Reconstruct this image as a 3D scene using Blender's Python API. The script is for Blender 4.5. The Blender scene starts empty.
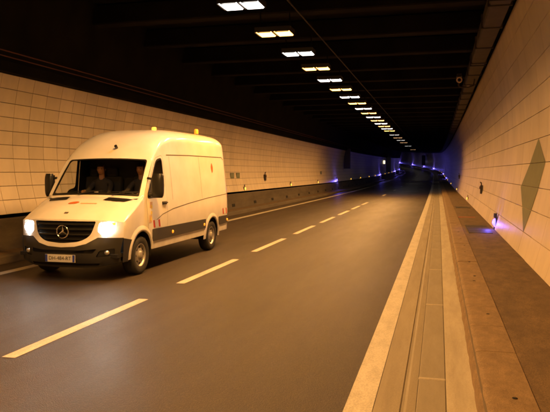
import bpy, bmesh, math, random
from mathutils import Vector, Matrix, geometry
R = math.radians
random.seed(7)
scene = bpy.context.scene
col = scene.collection

# ------------------------------------------------------------------ camera, world, exposure
cam_d = bpy.data.cameras.new('camera')
cam = bpy.data.objects.new('camera', cam_d)
col.objects.link(cam)
cam_d.sensor_width = 36.0
cam_d.lens = 36.0 * 639.8 / 550.0
cam_d.clip_start = 0.05
cam_d.clip_end = 3000
cam.location = (0, 0, 1.832)
cam.rotation_euler = (R(90 - 3.05), 0, R(14.377))
scene.camera = cam

world = bpy.data.worlds.new('World')
scene.world = world
world.use_nodes = True
wn = world.node_tree
bg = wn.nodes['Background']
sky = wn.nodes.new('ShaderNodeTexSky')
sky.sky_type = 'NISHITA'
sky.sun_disc = False
sky.sun_elevation = R(-4)
sky.sun_rotation = R(120)
wn.links.new(sky.outputs[0], bg.inputs[0])
bg.inputs[1].default_value = 0.05
scene.view_settings.view_transform = 'Standard'
scene.view_settings.look = 'None'
scene.view_settings.exposure = 0.0
scene.view_settings.gamma = 1.0
scene.cycles.filter_width = 1.9
scene.render.resolution_x = 1024
scene.render.resolution_y = 767

L_PANE = 7.0         # radiance of the visible panes
W_SODIUM = 390.0     # watts of a near sodium lamp
W_WHITE = 34.0
W_FAR = 11.0
SODIUM = (1.0, 0.43, 0.058)
WHITE = (1.0, 0.93, 0.86)
BLUE = (0.10, 0.10, 1.0)
AMBER = (1.0, 0.5, 0.06)

# ------------------------------------------------------------------ road alignment
S_MIN, S_MAX, DS = -30.0, 400.0, 0.5
def kappa(s):
    k = 1 / 33000.0
    t = min(1.0, max(0.0, (s - 150) / 20.0))
    return k * 2 * (1 - t) + t / 480.0
_tab = {}
x, y, h = 0.0, 0.0, 0.0
n0 = 0
fw = [(0.0, 0.0, 0.0)]
while len(fw) * DS <= S_MAX + 2:
    s = len(fw) * DS
    h += kappa(s) * DS if s > 0 else 0
    x -= math.sin(h) * DS
    y += math.cos(h) * DS
    fw.append((x, y, h))
def rise(s):
    return (s - 45) ** 2 / (2 * 5400.0) if s > 45 else 0.0
def cen(s):
    if s <= 0:
        return 0.0, s, 0.0
    i = s / DS
    j = int(i)
    f = i - j
    a, b = fw[j], fw[j + 1]
    return a[0] + (b[0] - a[0]) * f, a[1] + (b[1] - a[1]) * f, a[2] + (b[2] - a[2]) * f
def P(s, X, Z=0.0):
    cx, cy, h = cen(s)
    return Vector((cx + X * math.cos(h), cy + X * math.sin(h), rise(s) + Z))
def heading(s):
    return cen(s)[2]
def stations(s0, s1):
    out, s = [], s0
    while s < s1 - 1e-6:
        out.append(s)
        s += 2.5 if s < 40 or s > 140 else 4.0
    out.append(s1)
    return out

# ------------------------------------------------------------------ materials
def new_mat(name):
    m = bpy.data.materials.new(name)
    m.use_nodes = True
    nt = m.node_tree
    return m, nt, nt.nodes['Principled BSDF']
def plain(name, c, rough=0.5, metal=0.0, coat=0.0, var=0.0, scale=8.0, bump=0.0, bscale=60.0):
    m, nt, b = new_mat(name)
    b.inputs['Base Color'].default_value = (*c, 1)
    b.inputs['Roughness'].default_value = rough
    b.inputs['Metallic'].default_value = metal
    b.inputs['Coat Weight'].default_value = coat
    tc = nt.nodes.new('ShaderNodeTexCoord')
    if var > 0:
        n = nt.nodes.new('ShaderNodeTexNoise')
        n.inputs['Scale'].default_value = scale
        n.inputs['Detail'].default_value = 6
        nt.links.new(tc.outputs['Object'], n.inputs['Vector'])
        r = nt.nodes.new('ShaderNodeValToRGB')
        r.color_ramp.elements[0].position = 0.3
        r.color_ramp.elements[1].position = 0.7
        r.color_ramp.elements[0].color = (*[v * (1 - var) for v in c], 1)
        r.color_ramp.elements[1].color = (*[min(1, v * (1 + var)) for v in c], 1)
        nt.links.new(n.outputs['Fac'], r.inputs[0])
        nt.links.new(r.outputs[0], b.inputs['Base Color'])
    if bump > 0:
        n = nt.nodes.new('ShaderNodeTexNoise')
        n.inputs['Scale'].default_value = bscale
        n.inputs['Detail'].default_value = 4
        nt.links.new(tc.outputs['Object'], n.inputs['Vector'])
        bp = nt.nodes.new('ShaderNodeBump')
        bp.inputs['Strength'].default_value = bump
        bp.inputs['Distance'].default_value = 0.02
        nt.links.new(n.outputs['Fac'], bp.inputs['Height'])
        nt.links.new(bp.outputs[0], b.inputs['Normal'])
    return m
def emit(name, c, s):
    m, nt, b = new_mat(name)
    b.inputs['Base Color'].default_value = (*c, 1)
    b.inputs['Emission Color'].default_value = (*c, 1)
    b.inputs['Emission Strength'].default_value = s
    return m
def layered(name, base, dark, stretch=(1, 1, 1), scale=2.0, lo=0.35, hi=0.65, rough=0.7, grain=0.25, gscale=90, bump=0.3,
            streak=None, rvar=0.0):
    """two-tone noise stains + fine grain, used for asphalt and concrete"""
    m, nt, b = new_mat(name)
    L = nt.links.new
    tc = nt.nodes.new('ShaderNodeTexCoord')
    mp = nt.nodes.new('ShaderNodeMapping')
    mp.inputs['Scale'].default_value = stretch
    L(tc.outputs['Object'], mp.inputs['Vector'])
    n = nt.nodes.new('ShaderNodeTexNoise')
    n.inputs['Scale'].default_value = scale
    n.inputs['Detail'].default_value = 12
    n.inputs['Roughness'].default_value = 0.72
    L(mp.outputs[0], n.inputs['Vector'])
    r = nt.nodes.new('ShaderNodeValToRGB')
    r.color_ramp.elements[0].position = lo
    r.color_ramp.elements[1].position = hi
    r.color_ramp.elements[0].color = (*dark, 1)
    r.color_ramp.elements[1].color = (*base, 1)
    L(n.outputs['Fac'], r.inputs[0])
    g = nt.nodes.new('ShaderNodeTexNoise')
    g.inputs['Scale'].default_value = gscale
    g.inputs['Detail'].default_value = 3
    L(tc.outputs['Object'], g.inputs['Vector'])
    gm = nt.nodes.new('ShaderNodeMapRange')
    gm.inputs['From Min'].default_value = 0.3
    gm.inputs['From Max'].default_value = 0.7
    gm.inputs['To Min'].default_value = 1 - grain
    gm.inputs['To Max'].default_value = 1 + grain
    L(g.outputs['Fac'], gm.inputs['Value'])
    mx = nt.nodes.new('ShaderNodeVectorMath')
    mx.operation = 'SCALE'
    L(r.outputs[0], mx.inputs[0])
    L(gm.outputs[0], mx.inputs['Scale'])
    L(mx.outputs[0], b.inputs['Base Color'])
    bp = nt.nodes.new('ShaderNodeBump')
    bp.inputs['Strength'].default_value = bump
    bp.inputs['Distance'].default_value = 0.01
    L(g.outputs['Fac'], bp.inputs['Height'])
    L(bp.outputs[0], b.inputs['Normal'])
    rr = nt.nodes.new('ShaderNodeMapRange')
    rr.inputs['To Min'].default_value = rough - rvar
    rr.inputs['To Max'].default_value = rough + rvar
    L(n.outputs['Fac'], rr.inputs['Value'])
    L(rr.outputs[0], b.inputs['Roughness'])
    return m

M = {}
def asphalt_mat():
    m, nt, b = new_mat('asphalt')
    L = nt.links.new
    N = nt.nodes.new
    def math_(op, a, bb):
        q = N('ShaderNodeMath')
        q.operation = op
        for i, v in enumerate((a, bb)):
            if isinstance(v, (int, float)): q.inputs[i].default_value = v
            else: L(v, q.inputs[i])
        return q.outputs[0]
    def rng(v, a, bb, c, d):
        q = N('ShaderNodeMapRange')
        for k, x_ in zip(('From Min', 'From Max', 'To Min', 'To Max'), (a, bb, c, d)): q.inputs[k].default_value = x_
        L(v, q.inputs['Value'])
        return q.outputs[0]
    tc = N('ShaderNodeTexCoord')
    def noise(scale, stretch, detail, rough=0.6):
        mp = N('ShaderNodeMapping')
        mp.inputs['Scale'].default_value = stretch
        L(tc.outputs['Object'], mp.inputs['Vector'])
        n = N('ShaderNodeTexNoise')
        n.inputs['Scale'].default_value = scale
        n.inputs['Detail'].default_value = detail
        n.inputs['Roughness'].default_value = rough
        L(mp.outputs[0], n.inputs['Vector'])
        return n.outputs['Fac']
    sx = N('ShaderNodeSeparateXYZ')
    L(tc.outputs['Object'], sx.inputs[0])
    big = rng(noise(0.9, (1, 0.12, 1), 8, 0.65), 0.3, 0.7, 0.82, 1.14)       # laid strips, long stains
    mid = rng(noise(5.0, (1, 0.5, 1), 9, 0.7), 0.3, 0.7, 0.86, 1.12)         # patchy wear
    # polished wheel tracks, two per lane
    wob = math_('MULTIPLY', noise(0.35, (1, 0.2, 1), 2), 0.5)
    tr = math_('SINE', math_('MULTIPLY', math_('ADD', sx.outputs[0], wob), 2 * math.pi / 1.76), 0)
    trk = rng(tr, -1, 1, 0.93, 1.07)
    vo = N('ShaderNodeTexVoronoi')
    vo.inputs['Scale'].default_value = 95
    L(tc.outputs['Object'], vo.inputs['Vector'])
    sep = N('ShaderNodeSeparateColor')
    L(vo.outputs['Color'], sep.inputs[0])
    stone = rng(math_('POWER', sep.outputs[0], 2.2), 0, 1, 0.68, 1.75)       # mixed aggregate, few pale stones
    f = math_('MULTIPLY', math_('MULTIPLY', big, mid), math_('MULTIPLY', trk, stone))
    sc = N('ShaderNodeVectorMath')
    sc.operation = 'SCALE'
    sc.inputs[0].default_value = (0.034, 0.0215, 0.012)
    L(f, sc.inputs['Scale'])
    L(sc.outputs[0], b.inputs['Base Color'])
    L(rng(noise(0.9, (1, 0.15, 1), 6), 0.3, 0.7, 0.36, 0.5), b.inputs['Roughness'])
    b.inputs['Specular IOR Level'].default_value = 0.42
    bp = N('ShaderNodeBump')
    bp.inputs['Strength'].default_value = 1.0
    bp.inputs['Distance'].default_value = 0.008
    hsum = math_('ADD', math_('MULTIPLY', vo.outputs['Distance'], -0.6), noise(150, (1, 1, 1), 3))
    L(hsum, bp.inputs['Height'])
    L(bp.outputs[0], b.inputs['Normal'])
    return m
M['asphalt'] = asphalt_mat()
M['line'] = layered('road_paint', (0.46, 0.43, 0.37), (0.29, 0.265, 0.22), (2.2, 0.7, 1), 3.0, 0.25, 0.55, 0.55, 0.2, 60, 0.3)
M['concrete'] = layered('gutter_concrete', (0.29, 0.255, 0.195), (0.19, 0.16, 0.12), (3, 0.25, 1), 1.6, 0.3, 0.7, 0.75, 0.14, 120, 0.2)
M['concrete_pale'] = layered('slab_concrete', (0.40, 0.36, 0.285), (0.27, 0.235, 0.18), (2.5, 0.3, 1), 1.8, 0.3, 0.6, 0.75, 0.12, 120, 0.2)
M['cover'] = layered('cover_concrete', (0.26, 0.23, 0.18), (0.19, 0.165, 0.125), (2.5, 0.5, 1), 2.0, 0.3, 0.7, 0.7, 0.12, 120, 0.2)
M['kerb'] = layered('kerb_stone', (0.27, 0.185, 0.10), (0.13, 0.083, 0.043), (2.0, 1.2, 2.5), 3.5, 0.30, 0.72, 0.8, 0.35, 110, 0.25)
M['pavement'] = layered('pavement_dirt', (0.17, 0.11, 0.055), (0.065, 0.04, 0.02), (1.6, 0.7, 1), 3.0, 0.28, 0.74, 0.8, 0.4, 90, 0.35)
M['barrier'] = layered('barrier_concrete', (0.12, 0.095, 0.068), (0.06, 0.047, 0.034), (1, 0.3, 1.6), 1.2, 0.35, 0.65, 0.8, 0.15, 60, 0.3)
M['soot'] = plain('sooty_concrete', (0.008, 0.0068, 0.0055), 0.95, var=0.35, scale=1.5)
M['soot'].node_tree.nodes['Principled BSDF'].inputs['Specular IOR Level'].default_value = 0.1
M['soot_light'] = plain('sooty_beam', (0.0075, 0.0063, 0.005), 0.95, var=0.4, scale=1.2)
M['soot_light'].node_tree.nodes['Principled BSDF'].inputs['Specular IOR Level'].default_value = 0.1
M['grout'] = plain('tile_grout', (0.14, 0.11, 0.08), 0.9)
M['black'] = plain('black_plastic', (0.018, 0.018, 0.018), 0.45)
M['dark_metal'] = plain('dark_metal', (0.05, 0.048, 0.045), 0.5, 0.4)
M['hole'] = plain('black_hole', (0.006, 0.005, 0.005), 0.9)  # near-black; darkness inside openings is put into the colour
M['plate_dark'] = layered('cover_plate', (0.055, 0.045, 0.035), (0.035, 0.028, 0.022), (1, 1, 1), 4, 0.3, 0.7, 0.6, 0.3, 60, 0.4)
M['rust_line'] = plain('rusty_joint', (0.32, 0.09, 0.04), 0.8)
M['tray'] = plain('brown_tray', (0.035, 0.024, 0.016), 0.7, 0.0, var=0.3, scale=3)
M['red_cable'] = plain('red_cable', (0.10, 0.024, 0.012), 0.6)
M['conduit'] = plain('grey_conduit', (0.03, 0.024, 0.019), 0.7)
M['green_paint'] = plain('olive_paint', (0.17, 0.175, 0.085), 0.55, var=0.08, scale=5)
M['sign_plate'] = plain('grey_green_plate', (0.16, 0.19, 0.13), 0.5)
M['sign_plate_mark'] = plain('plate_mark', (0.34, 0.36, 0.28), 0.5)
M['housing'] = plain('lamp_housing', (0.03, 0.028, 0.026), 0.5, 0.3)
M['sodium'] = emit('sodium_pane', (1.0, 0.50, 0.13), L_PANE)
M['white'] = emit('white_pane', WHITE, L_PANE)
M['far_white'] = emit('far_white_pane', (1.0, 0.95, 0.88), 1.6)
M['far_sodium'] = emit('far_sodium_pane', (1.0, 0.55, 0.25), 1.7)
M['blue_led'] = emit('blue_led', (0.10, 0.075, 1.0), 8)
M['amber_led'] = emit('amber_led', (1.0, 0.52, 0.06), 2.6)
M['exit_lamp'] = emit('exit_lamp', (1.0, 0.85, 0.5), 2.2)
M['exit_lamp_far'] = emit('exit_lamp_far', (1.0, 0.92, 0.75), 7)

def tile_mat(name, c):
    m, nt, b = new_mat(name)
    L = nt.links.new
    oi = nt.nodes.new('ShaderNodeObjectInfo')
    tc = nt.nodes.new('ShaderNodeTexCoord')
    geo = nt.nodes.new('ShaderNodeNewGeometry')
    mp = nt.nodes.new('ShaderNodeMapping')
    mp.inputs['Scale'].default_value = (1.2, 1.0, 0.45)
    L(geo.outputs['Position'], mp.inputs['Vector'])
    n = nt.nodes.new('ShaderNodeTexNoise')
    n.inputs['Scale'].default_value = 1.6
    n.inputs['Detail'].default_value = 9
    n.inputs['Roughness'].default_value = 0.65
    L(mp.outputs[0], n.inputs['Vector'])
    a = nt.nodes.new('ShaderNodeMapRange')
    a.inputs['From Min'].default_value = 0.3
    a.inputs['From Max'].default_value = 0.7
    a.inputs['To Min'].default_value = 0.86
    a.inputs['To Max'].default_value = 1.04
    L(n.outputs['Fac'], a.inputs['Value'])
    q = nt.nodes.new('ShaderNodeMapRange')
    q.inputs['To Min'].default_value = 0.90
    q.inputs['To Max'].default_value = 1.04
    L(oi.outputs['Random'], q.inputs['Value'])
    mu = nt.nodes.new('ShaderNodeMath')
    mu.operation = 'MULTIPLY'
    L(a.outputs[0], mu.inputs[0])
    L(q.outputs[0], mu.inputs[1])
    sc = nt.nodes.new('ShaderNodeVectorMath')
    sc.operation = 'SCALE'
    sc.inputs[0].default_value = c
    L(mu.outputs[0], sc.inputs['Scale'])
    L(sc.outputs[0], b.inputs['Base Color'])
    b.inputs['Roughness'].default_value = 0.42
    return m
M['tile'] = tile_mat('cream_tile', (0.70, 0.60, 0.475))

# ------------------------------------------------------------------ mesh helpers
class MB:
    def __init__(self):
        self.v, self.f, self.mi, self.sm = [], [], [], []
    def face(self, pts, mi=0, smooth=False):
        i = len(self.v)
        self.v += [tuple(p) for p in pts]
        self.f.append(tuple(range(i, i + len(pts))))
        self.mi.append(mi)
        self.sm.append(smooth)
    def grid(self, rows, mi=0, smooth=True, close_u=False):
        i0 = len(self.v)
        nr, nc = len(rows), len(rows[0])
        for r in rows:
            self.v += [tuple(p) for p in r]
        for a in range(nr - 1):
            for b in range(nc if close_u else nc - 1):
                c = (b + 1) % nc
                self.f.append((i0 + a * nc + b, i0 + a * nc + c, i0 + (a + 1) * nc + c, i0 + (a + 1) * nc + b))
                self.mi.append(mi)
                self.sm.append(smooth)
    def box(self, c, s, mi=0, rot=None):
        c = Vector(c)
        hx, hy, hz = s[0] / 2, s[1] / 2, s[2] / 2
        p = [Vector((sx * hx, sy * hy, sz * hz)) for sx in (-1, 1) for sy in (-1, 1) for sz in (-1, 1)]
        if rot is not None:
            p = [rot @ q for q in p]
        i = len(self.v)
        self.v += [tuple(c + q) for q in p]
        for f in ((0, 1, 3, 2), (4, 6, 7, 5), (0, 4, 5, 1), (2, 3, 7, 6), (0, 2, 6, 4), (1, 5, 7, 3)):
            self.f.append(tuple(i + k for k in f))
            self.mi.append(mi)
            self.sm.append(False)
    def tube(self, pts, r, n=8, mi=0, caps=True):
        pts = [Vector(p) for p in pts]
        rows = []
        rr = r if isinstance(r, (list, tuple)) else [r] * len(pts)
        for i, p in enumerate(pts):
            d = (pts[min(i + 1, len(pts) - 1)] - pts[max(i - 1, 0)]).normalized()
            up = Vector((0, 0, 1)) if abs(d.z) < 0.9 else Vector((0, 1, 0))
            a = d.cross(up).normalized()
            b = a.cross(d).normalized()
            rows.append([p + a * math.cos(2 * math.pi * k / n) * rr[i] + b * math.sin(2 * math.pi * k / n) * rr[i] for k in range(n)])
        self.grid(rows, mi, True, True)
        if caps:
            self.face(rows[0][::-1], mi)
            self.face(rows[-1], mi)
    def lathe(self, prof, c, axis='x', n=28, mi=0):
        """prof: list of (radius, offset along axis)"""
        c = Vector(c)
        rows = []
        for r, o in prof:
            row = []
            for k in range(n):
                t = 2 * math.pi * k / n
                u, w = r * math.cos(t), r * math.sin(t)
                if axis == 'x':
                    row.append(c + Vector((o, u, w)))
                elif axis == 'y':
                    row.append(c + Vector((u, o, w)))
                else:
                    row.append(c + Vector((u, w, o)))
            rows.append(row)
        self.grid(rows, mi, True, True)
    def build(self, name, mats, parent=None, weld=False, loc=None):
        me = bpy.data.meshes.new(name)
        me.from_pydata(self.v, [], self.f)
        if not isinstance(mats, (list, tuple)):
            mats = [mats]
        for m in mats:
            me.materials.append(m)
        for p, mi, sm in zip(me.polygons, self.mi, self.sm):
            p.material_index = mi
            p.use_smooth = sm
        if weld:
            bm = bmesh.new()
            bm.from_mesh(me)
            bmesh.ops.remove_doubles(bm, verts=bm.verts, dist=1e-4)
            bm.to_mesh(me)
            bm.free()
        o = bpy.data.objects.new(name, me)
        col.objects.link(o)
        if loc:
            o.location = loc
        if parent:
            o.parent = parent
        return o
def bevel_box_mesh(name, s, bev, mat):
    me = bpy.data.meshes.new(name)
    bm = bmesh.new()
    bmesh.ops.create_cube(bm, size=1)
    bmesh.ops.scale(bm, vec=s, verts=bm.verts)
    bmesh.ops.bevel(bm, geom=list(bm.edges), offset=bev, segments=1, affect='EDGES')
    bm.to_mesh(me)
    bm.free()
    me.materials.append(mat)
    return me
def empty(name, loc=(0, 0, 0), rz=0.0, label=None, cat=None, group=None):
    o = bpy.data.objects.new(name, None)
    o.empty_display_size = 0.2
    col.objects.link(o)
    o.location = loc
    o.rotation_euler = (0, 0, rz)
    tag(o, label, cat, group)
    return o
def tag(o, label=None, cat=None, group=None, kind=None):
    if label: o['label'] = label
    if cat: o['category'] = cat
    if group: o['group'] = group
    if kind: o['kind'] = kind
    return o
def inst(name, me, parent, loc=None, mat4=None):
    o = bpy.data.objects.new(name, me)
    col.objects.link(o)
    o.parent = parent
    if mat4 is not None:
        o.matrix_local = mat4
    if loc is not None:
        o.location = loc
    return o
def copy_tree(o, parent=None):
    c = o.copy()
    col.objects.link(c)
    if parent: c.parent = parent
    for ch in list(o.children):
        copy_tree(ch, c)
    return c
def sweep(name, prof, mats, s0=S_MIN, s1=S_MAX, parent=None, mis=None, smooth=False, st=None):
    """prof: list of (X, Z); strip swept along the road"""
    mb = MB()
    st = st or stations(s0, s1)
    for j in range(len(prof) - 1):
        rows = [[P(s, *prof[j]), P(s, *prof[j + 1])] for s in st]
        mb.grid(rows, mis[j] if mis else 0, smooth)
    return mb.build(name, mats, parent)
ORD = ['first', 'second', 'third', 'fourth', 'fifth', 'sixth', 'seventh', 'eighth', 'ninth', 'tenth', 'eleventh', 'twelfth',
       'thirteenth', 'fourteenth', 'fifteenth', 'sixteenth', 'seventeenth', 'eighteenth', 'nineteenth', 'twentieth']
def ordinal(n):
    if n <= 20: return ORD[n - 1]
    tens = {2: 'twenty', 3: 'thirty', 4: 'forty', 5: 'fifty'}
    t, u = divmod(n, 10)
    if u == 0: return {2: 'twentieth', 3: 'thirtieth', 4: 'fortieth', 5: 'fiftieth'}[t]
    return tens[t] + '-' + ORD[u - 1]

# ------------------------------------------------------------------ road, gutter, kerbs, pavements
X_LK = -8.38
road = tag(sweep('road', [(X_LK, 0), (-6.2, 0), (-4.1, 0), (-2.0, 0), (-0.47, 0)], M['asphalt']), kind='structure')
def marking(name, x0, x1, s0, s1, parent):
    st = [s for s in stations(s0, s1)]
    mb = MB()
    rows = [[P(s, x0, 0.004), P(s, x1, 0.004)] for s in st]
    mb.grid(rows, 0, False)
    return mb.build(name, M['line'], parent)
marking('edge_line', -0.69, -0.475, S_MIN, S_MAX, road)
marking('edge_line', -7.74, -7.53, S_MIN, S_MAX, road)
for n in range(-7, 8):
    s0 = 5.38 + 4.333 * n
    marking('lane_dash', -4.172, -4.022, s0, s0 + 3.0, road)
s0 = 49.5
while s0 < 330:
    marking('lane_dash', -4.172, -4.022, s0, s0 + 3.0, road)
    s0 += 13.0

gutter = tag(sweep('gutter', [(-0.47, 0.0), (-0.275, -0.004), (-0.265, -0.016), (-0.245, -0.018), (-0.225, -0.008), (-0.155, -0.016),
                   (-0.152, -0.028), (0.078, -0.026), (0.082, -0.006), (0.318, 0.006)],
                   [M['concrete'], M['cover'], M['concrete_pale'], M['cover']], mis=[0, 1, 1, 1, 0, 3, 3, 3, 2]), kind='structure')
LC = 3.29
cover_me = bevel_box_mesh('drain_cover', (0.229, LC - 0.05, 0.035), 0.006, M['cover'])
bar_me = bevel_box_mesh('cover_bar', (0.236, 0.05, 0.036), 0.006, M['concrete_pale'])
s = 5.77 - 3 * LC
while s < 150:
    m = s + LC / 2
    o = inst('drain_cover', cover_me, gutter)
    o.location = P(m, -0.036, -0.0245)
    o.rotation_euler = (math.atan2(rise(m + 1) - rise(m - 1), 2), 0, heading(m))
    o = inst('cover_bar', bar_me, gutter)
    o.location = P(s, -0.036, -0.020)
    o.rotation_euler = (math.atan2(rise(s + 1) - rise(s - 1), 2), 0, heading(s))
    s += LC
far_cov = sweep('drain_cover_run', [(-0.147, -0.008), (0.074, -0.008)], M['cover'], s, S_MAX, gutter)
far_cov['kind'] = 'stuff'

kerb = tag(sweep('kerb', [(0.325, -0.02), (0.328, 0.195), (0.685, 0.195)], M['grout']), kind='structure')
def kerb_me(seed, L=1.0):
    rnd = random.Random(seed)
    me = bpy.data.meshes.new('kerb_stone')
    bm = bmesh.new()
    # rounded nose towards the gutter; uneven wear along it
    prof = [(-0.016, -0.21), (-0.006, -0.07), (0.012, -0.028), (0.032, -0.008), (0.07, 0.0), (0.20, 0.001), (0.364, 0.0)]
    rows = []
    ny = 6
    for j in range(ny + 1):
        y = -L / 2 + L * j / ny
        w = rnd.uniform(-0.006, 0.006) if 0 < j < ny else 0.002
        row = []
        for i, (px, pz) in enumerate(prof):
            dz = rnd.uniform(-0.001, 0.001) if 2 <= i <= 6 else 0
            if j in (0, ny): dz -= 0.0005
            row.append(bm.verts.new((px + (w if i < 4 else 0), y, pz + dz)))
        rows.append(row)
    for a in range(ny):
        for b in range(len(prof) - 1):
            f = bm.faces.new((rows[a][b], rows[a][b + 1], rows[a + 1][b + 1], rows[a + 1][b]))
            f.smooth = True
    for row, rev in ((rows[0], False), (rows[-1], True)):
        cap = [bm.verts.new(v.co) for v in row]          # own vertices: hard arris at the joints
        bm.faces.new(cap if not rev else cap[::-1])
    bmesh.ops.recalc_face_normals(bm, faces=bm.faces)
    bm.to_mesh(me)
    bm.free()
    me.materials.append(M['kerb'])
    return me
kms = [kerb_me(k, 0.995) for k in range(5)]
for n in range(-6, 62):
    m = n + 0.5
    o = inst('kerb_stone', kms[random.randrange(5)], kerb)
    o.location = P(m, 0.32, 0.218 + random.uniform(-0.004, 0.003))
    o.rotation_euler = (0, 0, heading(m) + random.uniform(-0.004, 0.004))
kf = sweep('kerb_run', [(0.32, 0.0), (0.325, 0.18), (0.36, 0.215), (0.685, 0.216)], M['kerb'], 62, S_MAX, kerb)
kf['kind'] = 'stuff'
plug = MB()
plug.lathe([(0.0, 0.003), (0.017, 0.003), (0.02, 0.0)], (0, 0, 0), 'z', 12)
plug_o = plug.build('hole_disc', M['hole'], kerb)  # flat dark disc; shade inside the kerb hole is put into its colour
spots = [4.77, 7.57, 9.85, 10.32, 11.91, 13.4, 14.6, 16.1, 17.9, 20.2]
for i, sy in enumerate(spots):
    o = plug_o if i == 0 else inst('hole_disc', plug_o.data, kerb)
    o.location = P(sy, 0.545 + 0.02 * math.sin(i * 2.3), 0.2205)

pav = tag(sweep('pavement', [(0.685, 0.205), (1.0, 0.217), (1.35, 0.213), (1.56, 0.214)], M['pavement']), kind='structure')
def pav_plate(name, x0, x1, s0, s1, z, mat):
    mb = MB()
    c = P((s0 + s1) / 2, (x0 + x1) / 2, z)
    mb.box((0, 0, 0), (x1 - x0, s1 - s0, 0.03))
    return mb.build(name, mat, pav, loc=c)
for k in range(4):
    pav_plate('cover_plate', 0.80, 1.40, 17.65 + k * 0.66, 18.29 + k * 0.66, 0.209, M['plate_dark'])
pav_plate('joint_strip', 0.70, 1.28, 23.7, 23.95, 0.2055, M['rust_line'])
pav_plate('cover_plate', 0.78, 1.40, 29.8, 30.9, 0.209, M['plate_dark'])

# left side: kerb, narrow pavement, barrier
kerbl = tag(sweep('kerb', [(X_LK, 0.0), (X_LK - 0.02, 0.13), (X_LK - 0.05, 0.15), (X_LK - 0.2, 0.152)], M['barrier']), kind='structure')
pavl = tag(sweep('pavement', [(X_LK - 0.2, 0.147), (-9.10, 0.15)], M['pavement']), kind='structure')
barrier = sweep('concrete_barrier', [(-9.02, 0.14), (-9.06, 0.40), (-9.07, 0.80), (-9.09, 0.82), (-9.22, 0.82)], M['barrier'])
tag(barrier, 'low sooty brown concrete barrier along the foot of the left tiled wall', 'barrier')
hm = bevel_box_mesh('drain_recess', (0.05, 0.42, 0.14), 0.012, M['hole'])
for i in range(-2, 24):
    sy = 27.78 + 3.55 * i
    o = inst('drain_recess', hm, barrier)
    o.location = P(sy, -9.055, 0.31)
    o.rotation_euler = (0, R(-8), heading(sy))

# ------------------------------------------------------------------ tiled walls
def interp(tab, z):
    for (z0, x0), (z1, x1) in zip(tab, tab[1:]):
        if z <= z1 or (z1, x1) == tab[-1]:
            t = (z - z0) / (z1 - z0)
            return x0 + (x1 - x0) * t
PR = [(0.2, 1.525), (0.7, 1.655), (1.2, 1.755), (1.7, 1.835), (2.2, 1.88), (2.7, 1.895), (3.2, 1.88), (3.7, 1.835), (4.2, 1.76), (4.7, 1.665), (5.2, 1.57), (5.7, 1.47)]
PL = [(0.85, -9.14), (1.4, -9.30), (2.0, -9.385), (2.5, -9.40), (3.0, -9.365), (3.5, -9.29), (4.0, -9.17), (4.5, -9.0), (6.3, -8.6)]
def wall(root_name, label, prof, zrows, cw, s_near, ncols, side, gap):
    root = empty(root_name, P(0, interp(prof, zrows[0]), zrows[0]), 0, label, 'wall')
    inv = Matrix.Translation(-Vector(root.location))
    n = len(zrows) - 1
    # backing wall just behind the tiles
    off = 0.020 * side
    pz = [(interp(prof, z) + off, z) for z in zrows]
    mb = MB()
    st = stations(S_MIN, S_MAX)
    for a, b in zip(pz, pz[1:]):
        mb.grid([[P(s, *a) - Vector(root.location), P(s, *b) - Vector(root.location)] for s in st], 0, True)
    mb.build('wall_backing', M['grout'], root)
    tiles = []
    for i in range(n):
        a = Vector((interp(prof, zrows[i]), 0, zrows[i]))
        b = Vector((interp(prof, zrows[i + 1]), 0, zrows[i + 1]))
        hgt = (b - a).length - gap
        me = bevel_box_mesh('tile', (0.02, cw - gap, hgt), 0.003, M['tile'])
        ang = math.atan2(b.x - a.x, b.z - a.z)
        tiles.append((me, (a + b) / 2, ang))
    for j in range(ncols):
        sm = s_near + (j + 0.5) * cw
        for i in range(n):
            me, mid, ang = tiles[i]
            m4 = inv @ Matrix.Translation(P(sm, mid.x + side * 0.011 + random.uniform(-0.0012, 0.0012), mid.z)) @ Matrix.Rotation(heading(sm), 4, 'Z') @ Matrix.Rotation(ang + random.uniform(-0.002, 0.002), 4, 'Y')
            inst('tile', me, root, mat4=m4)
    # the rest: joined slabs, same spacing
    mb = MB()
    k0 = int((S_MIN - s_near) / cw) + 1
    k1 = int((S_MAX - s_near) / cw) - 1
    for j in range(k0, k1):
        if 0 <= j < ncols: continue
        sa, sb = s_near + j * cw + gap / 2, s_near + (j + 1) * cw - gap / 2
        for i in range(n):
            a = (interp(prof, zrows[i]), zrows[i])
            b = (interp(prof, zrows[i + 1]), zrows[i + 1])
            t = gap / 2 / (b[1] - a[1])
            a2 = (a[0] + (b[0] - a[0]) * t, a[1] + gap / 2)
            b2 = (b[0] - (b[0] - a[0]) * t, b[1] - gap / 2)
            o = -Vector(root.location)
            q = [P(sa, *a2) + o, P(sb, *a2) + o, P(sb, *b2) + o, P(sa, *b2) + o]
            q = q if side > 0 else q[::-1]
            mb.face(q)
            if -6 < (sa - s_near) / cw < 80:
                bk = [P(ss, xx + off, zz) + o for ss, (xx, zz) in ((sa, a2), (sb, a2), (sb, b2), (sa, b2))]
                bk = bk if side > 0 else bk[::-1]
                for e in range(4):
                    mb.face([q[e], bk[e], bk[(e + 1) % 4], q[(e + 1) % 4]])
    t = mb.build('tile_run', M['tile'], root)
    t['kind'] = 'stuff'
    return root
zr = [0.21 + (0.243 if i else 0) + 0.48 * max(0, i - 1) for i in range(12)]
zr = [0.215, 0.64, 1.09, 1.53, 2.01, 2.49, 3.0, 3.50, 3.98, 4.46, 4.94, 5.42]
JY = 13.5
CW_R = 1.14
wr = wall('tiled_wall', 'curved cream tiled right wall with an olive diamond painted on it', PR, zr, CW_R, JY - CW_R, 27, 1, 0.012)
zl = [0.90 + 0.3075 * i for i in range(11)]
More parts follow.
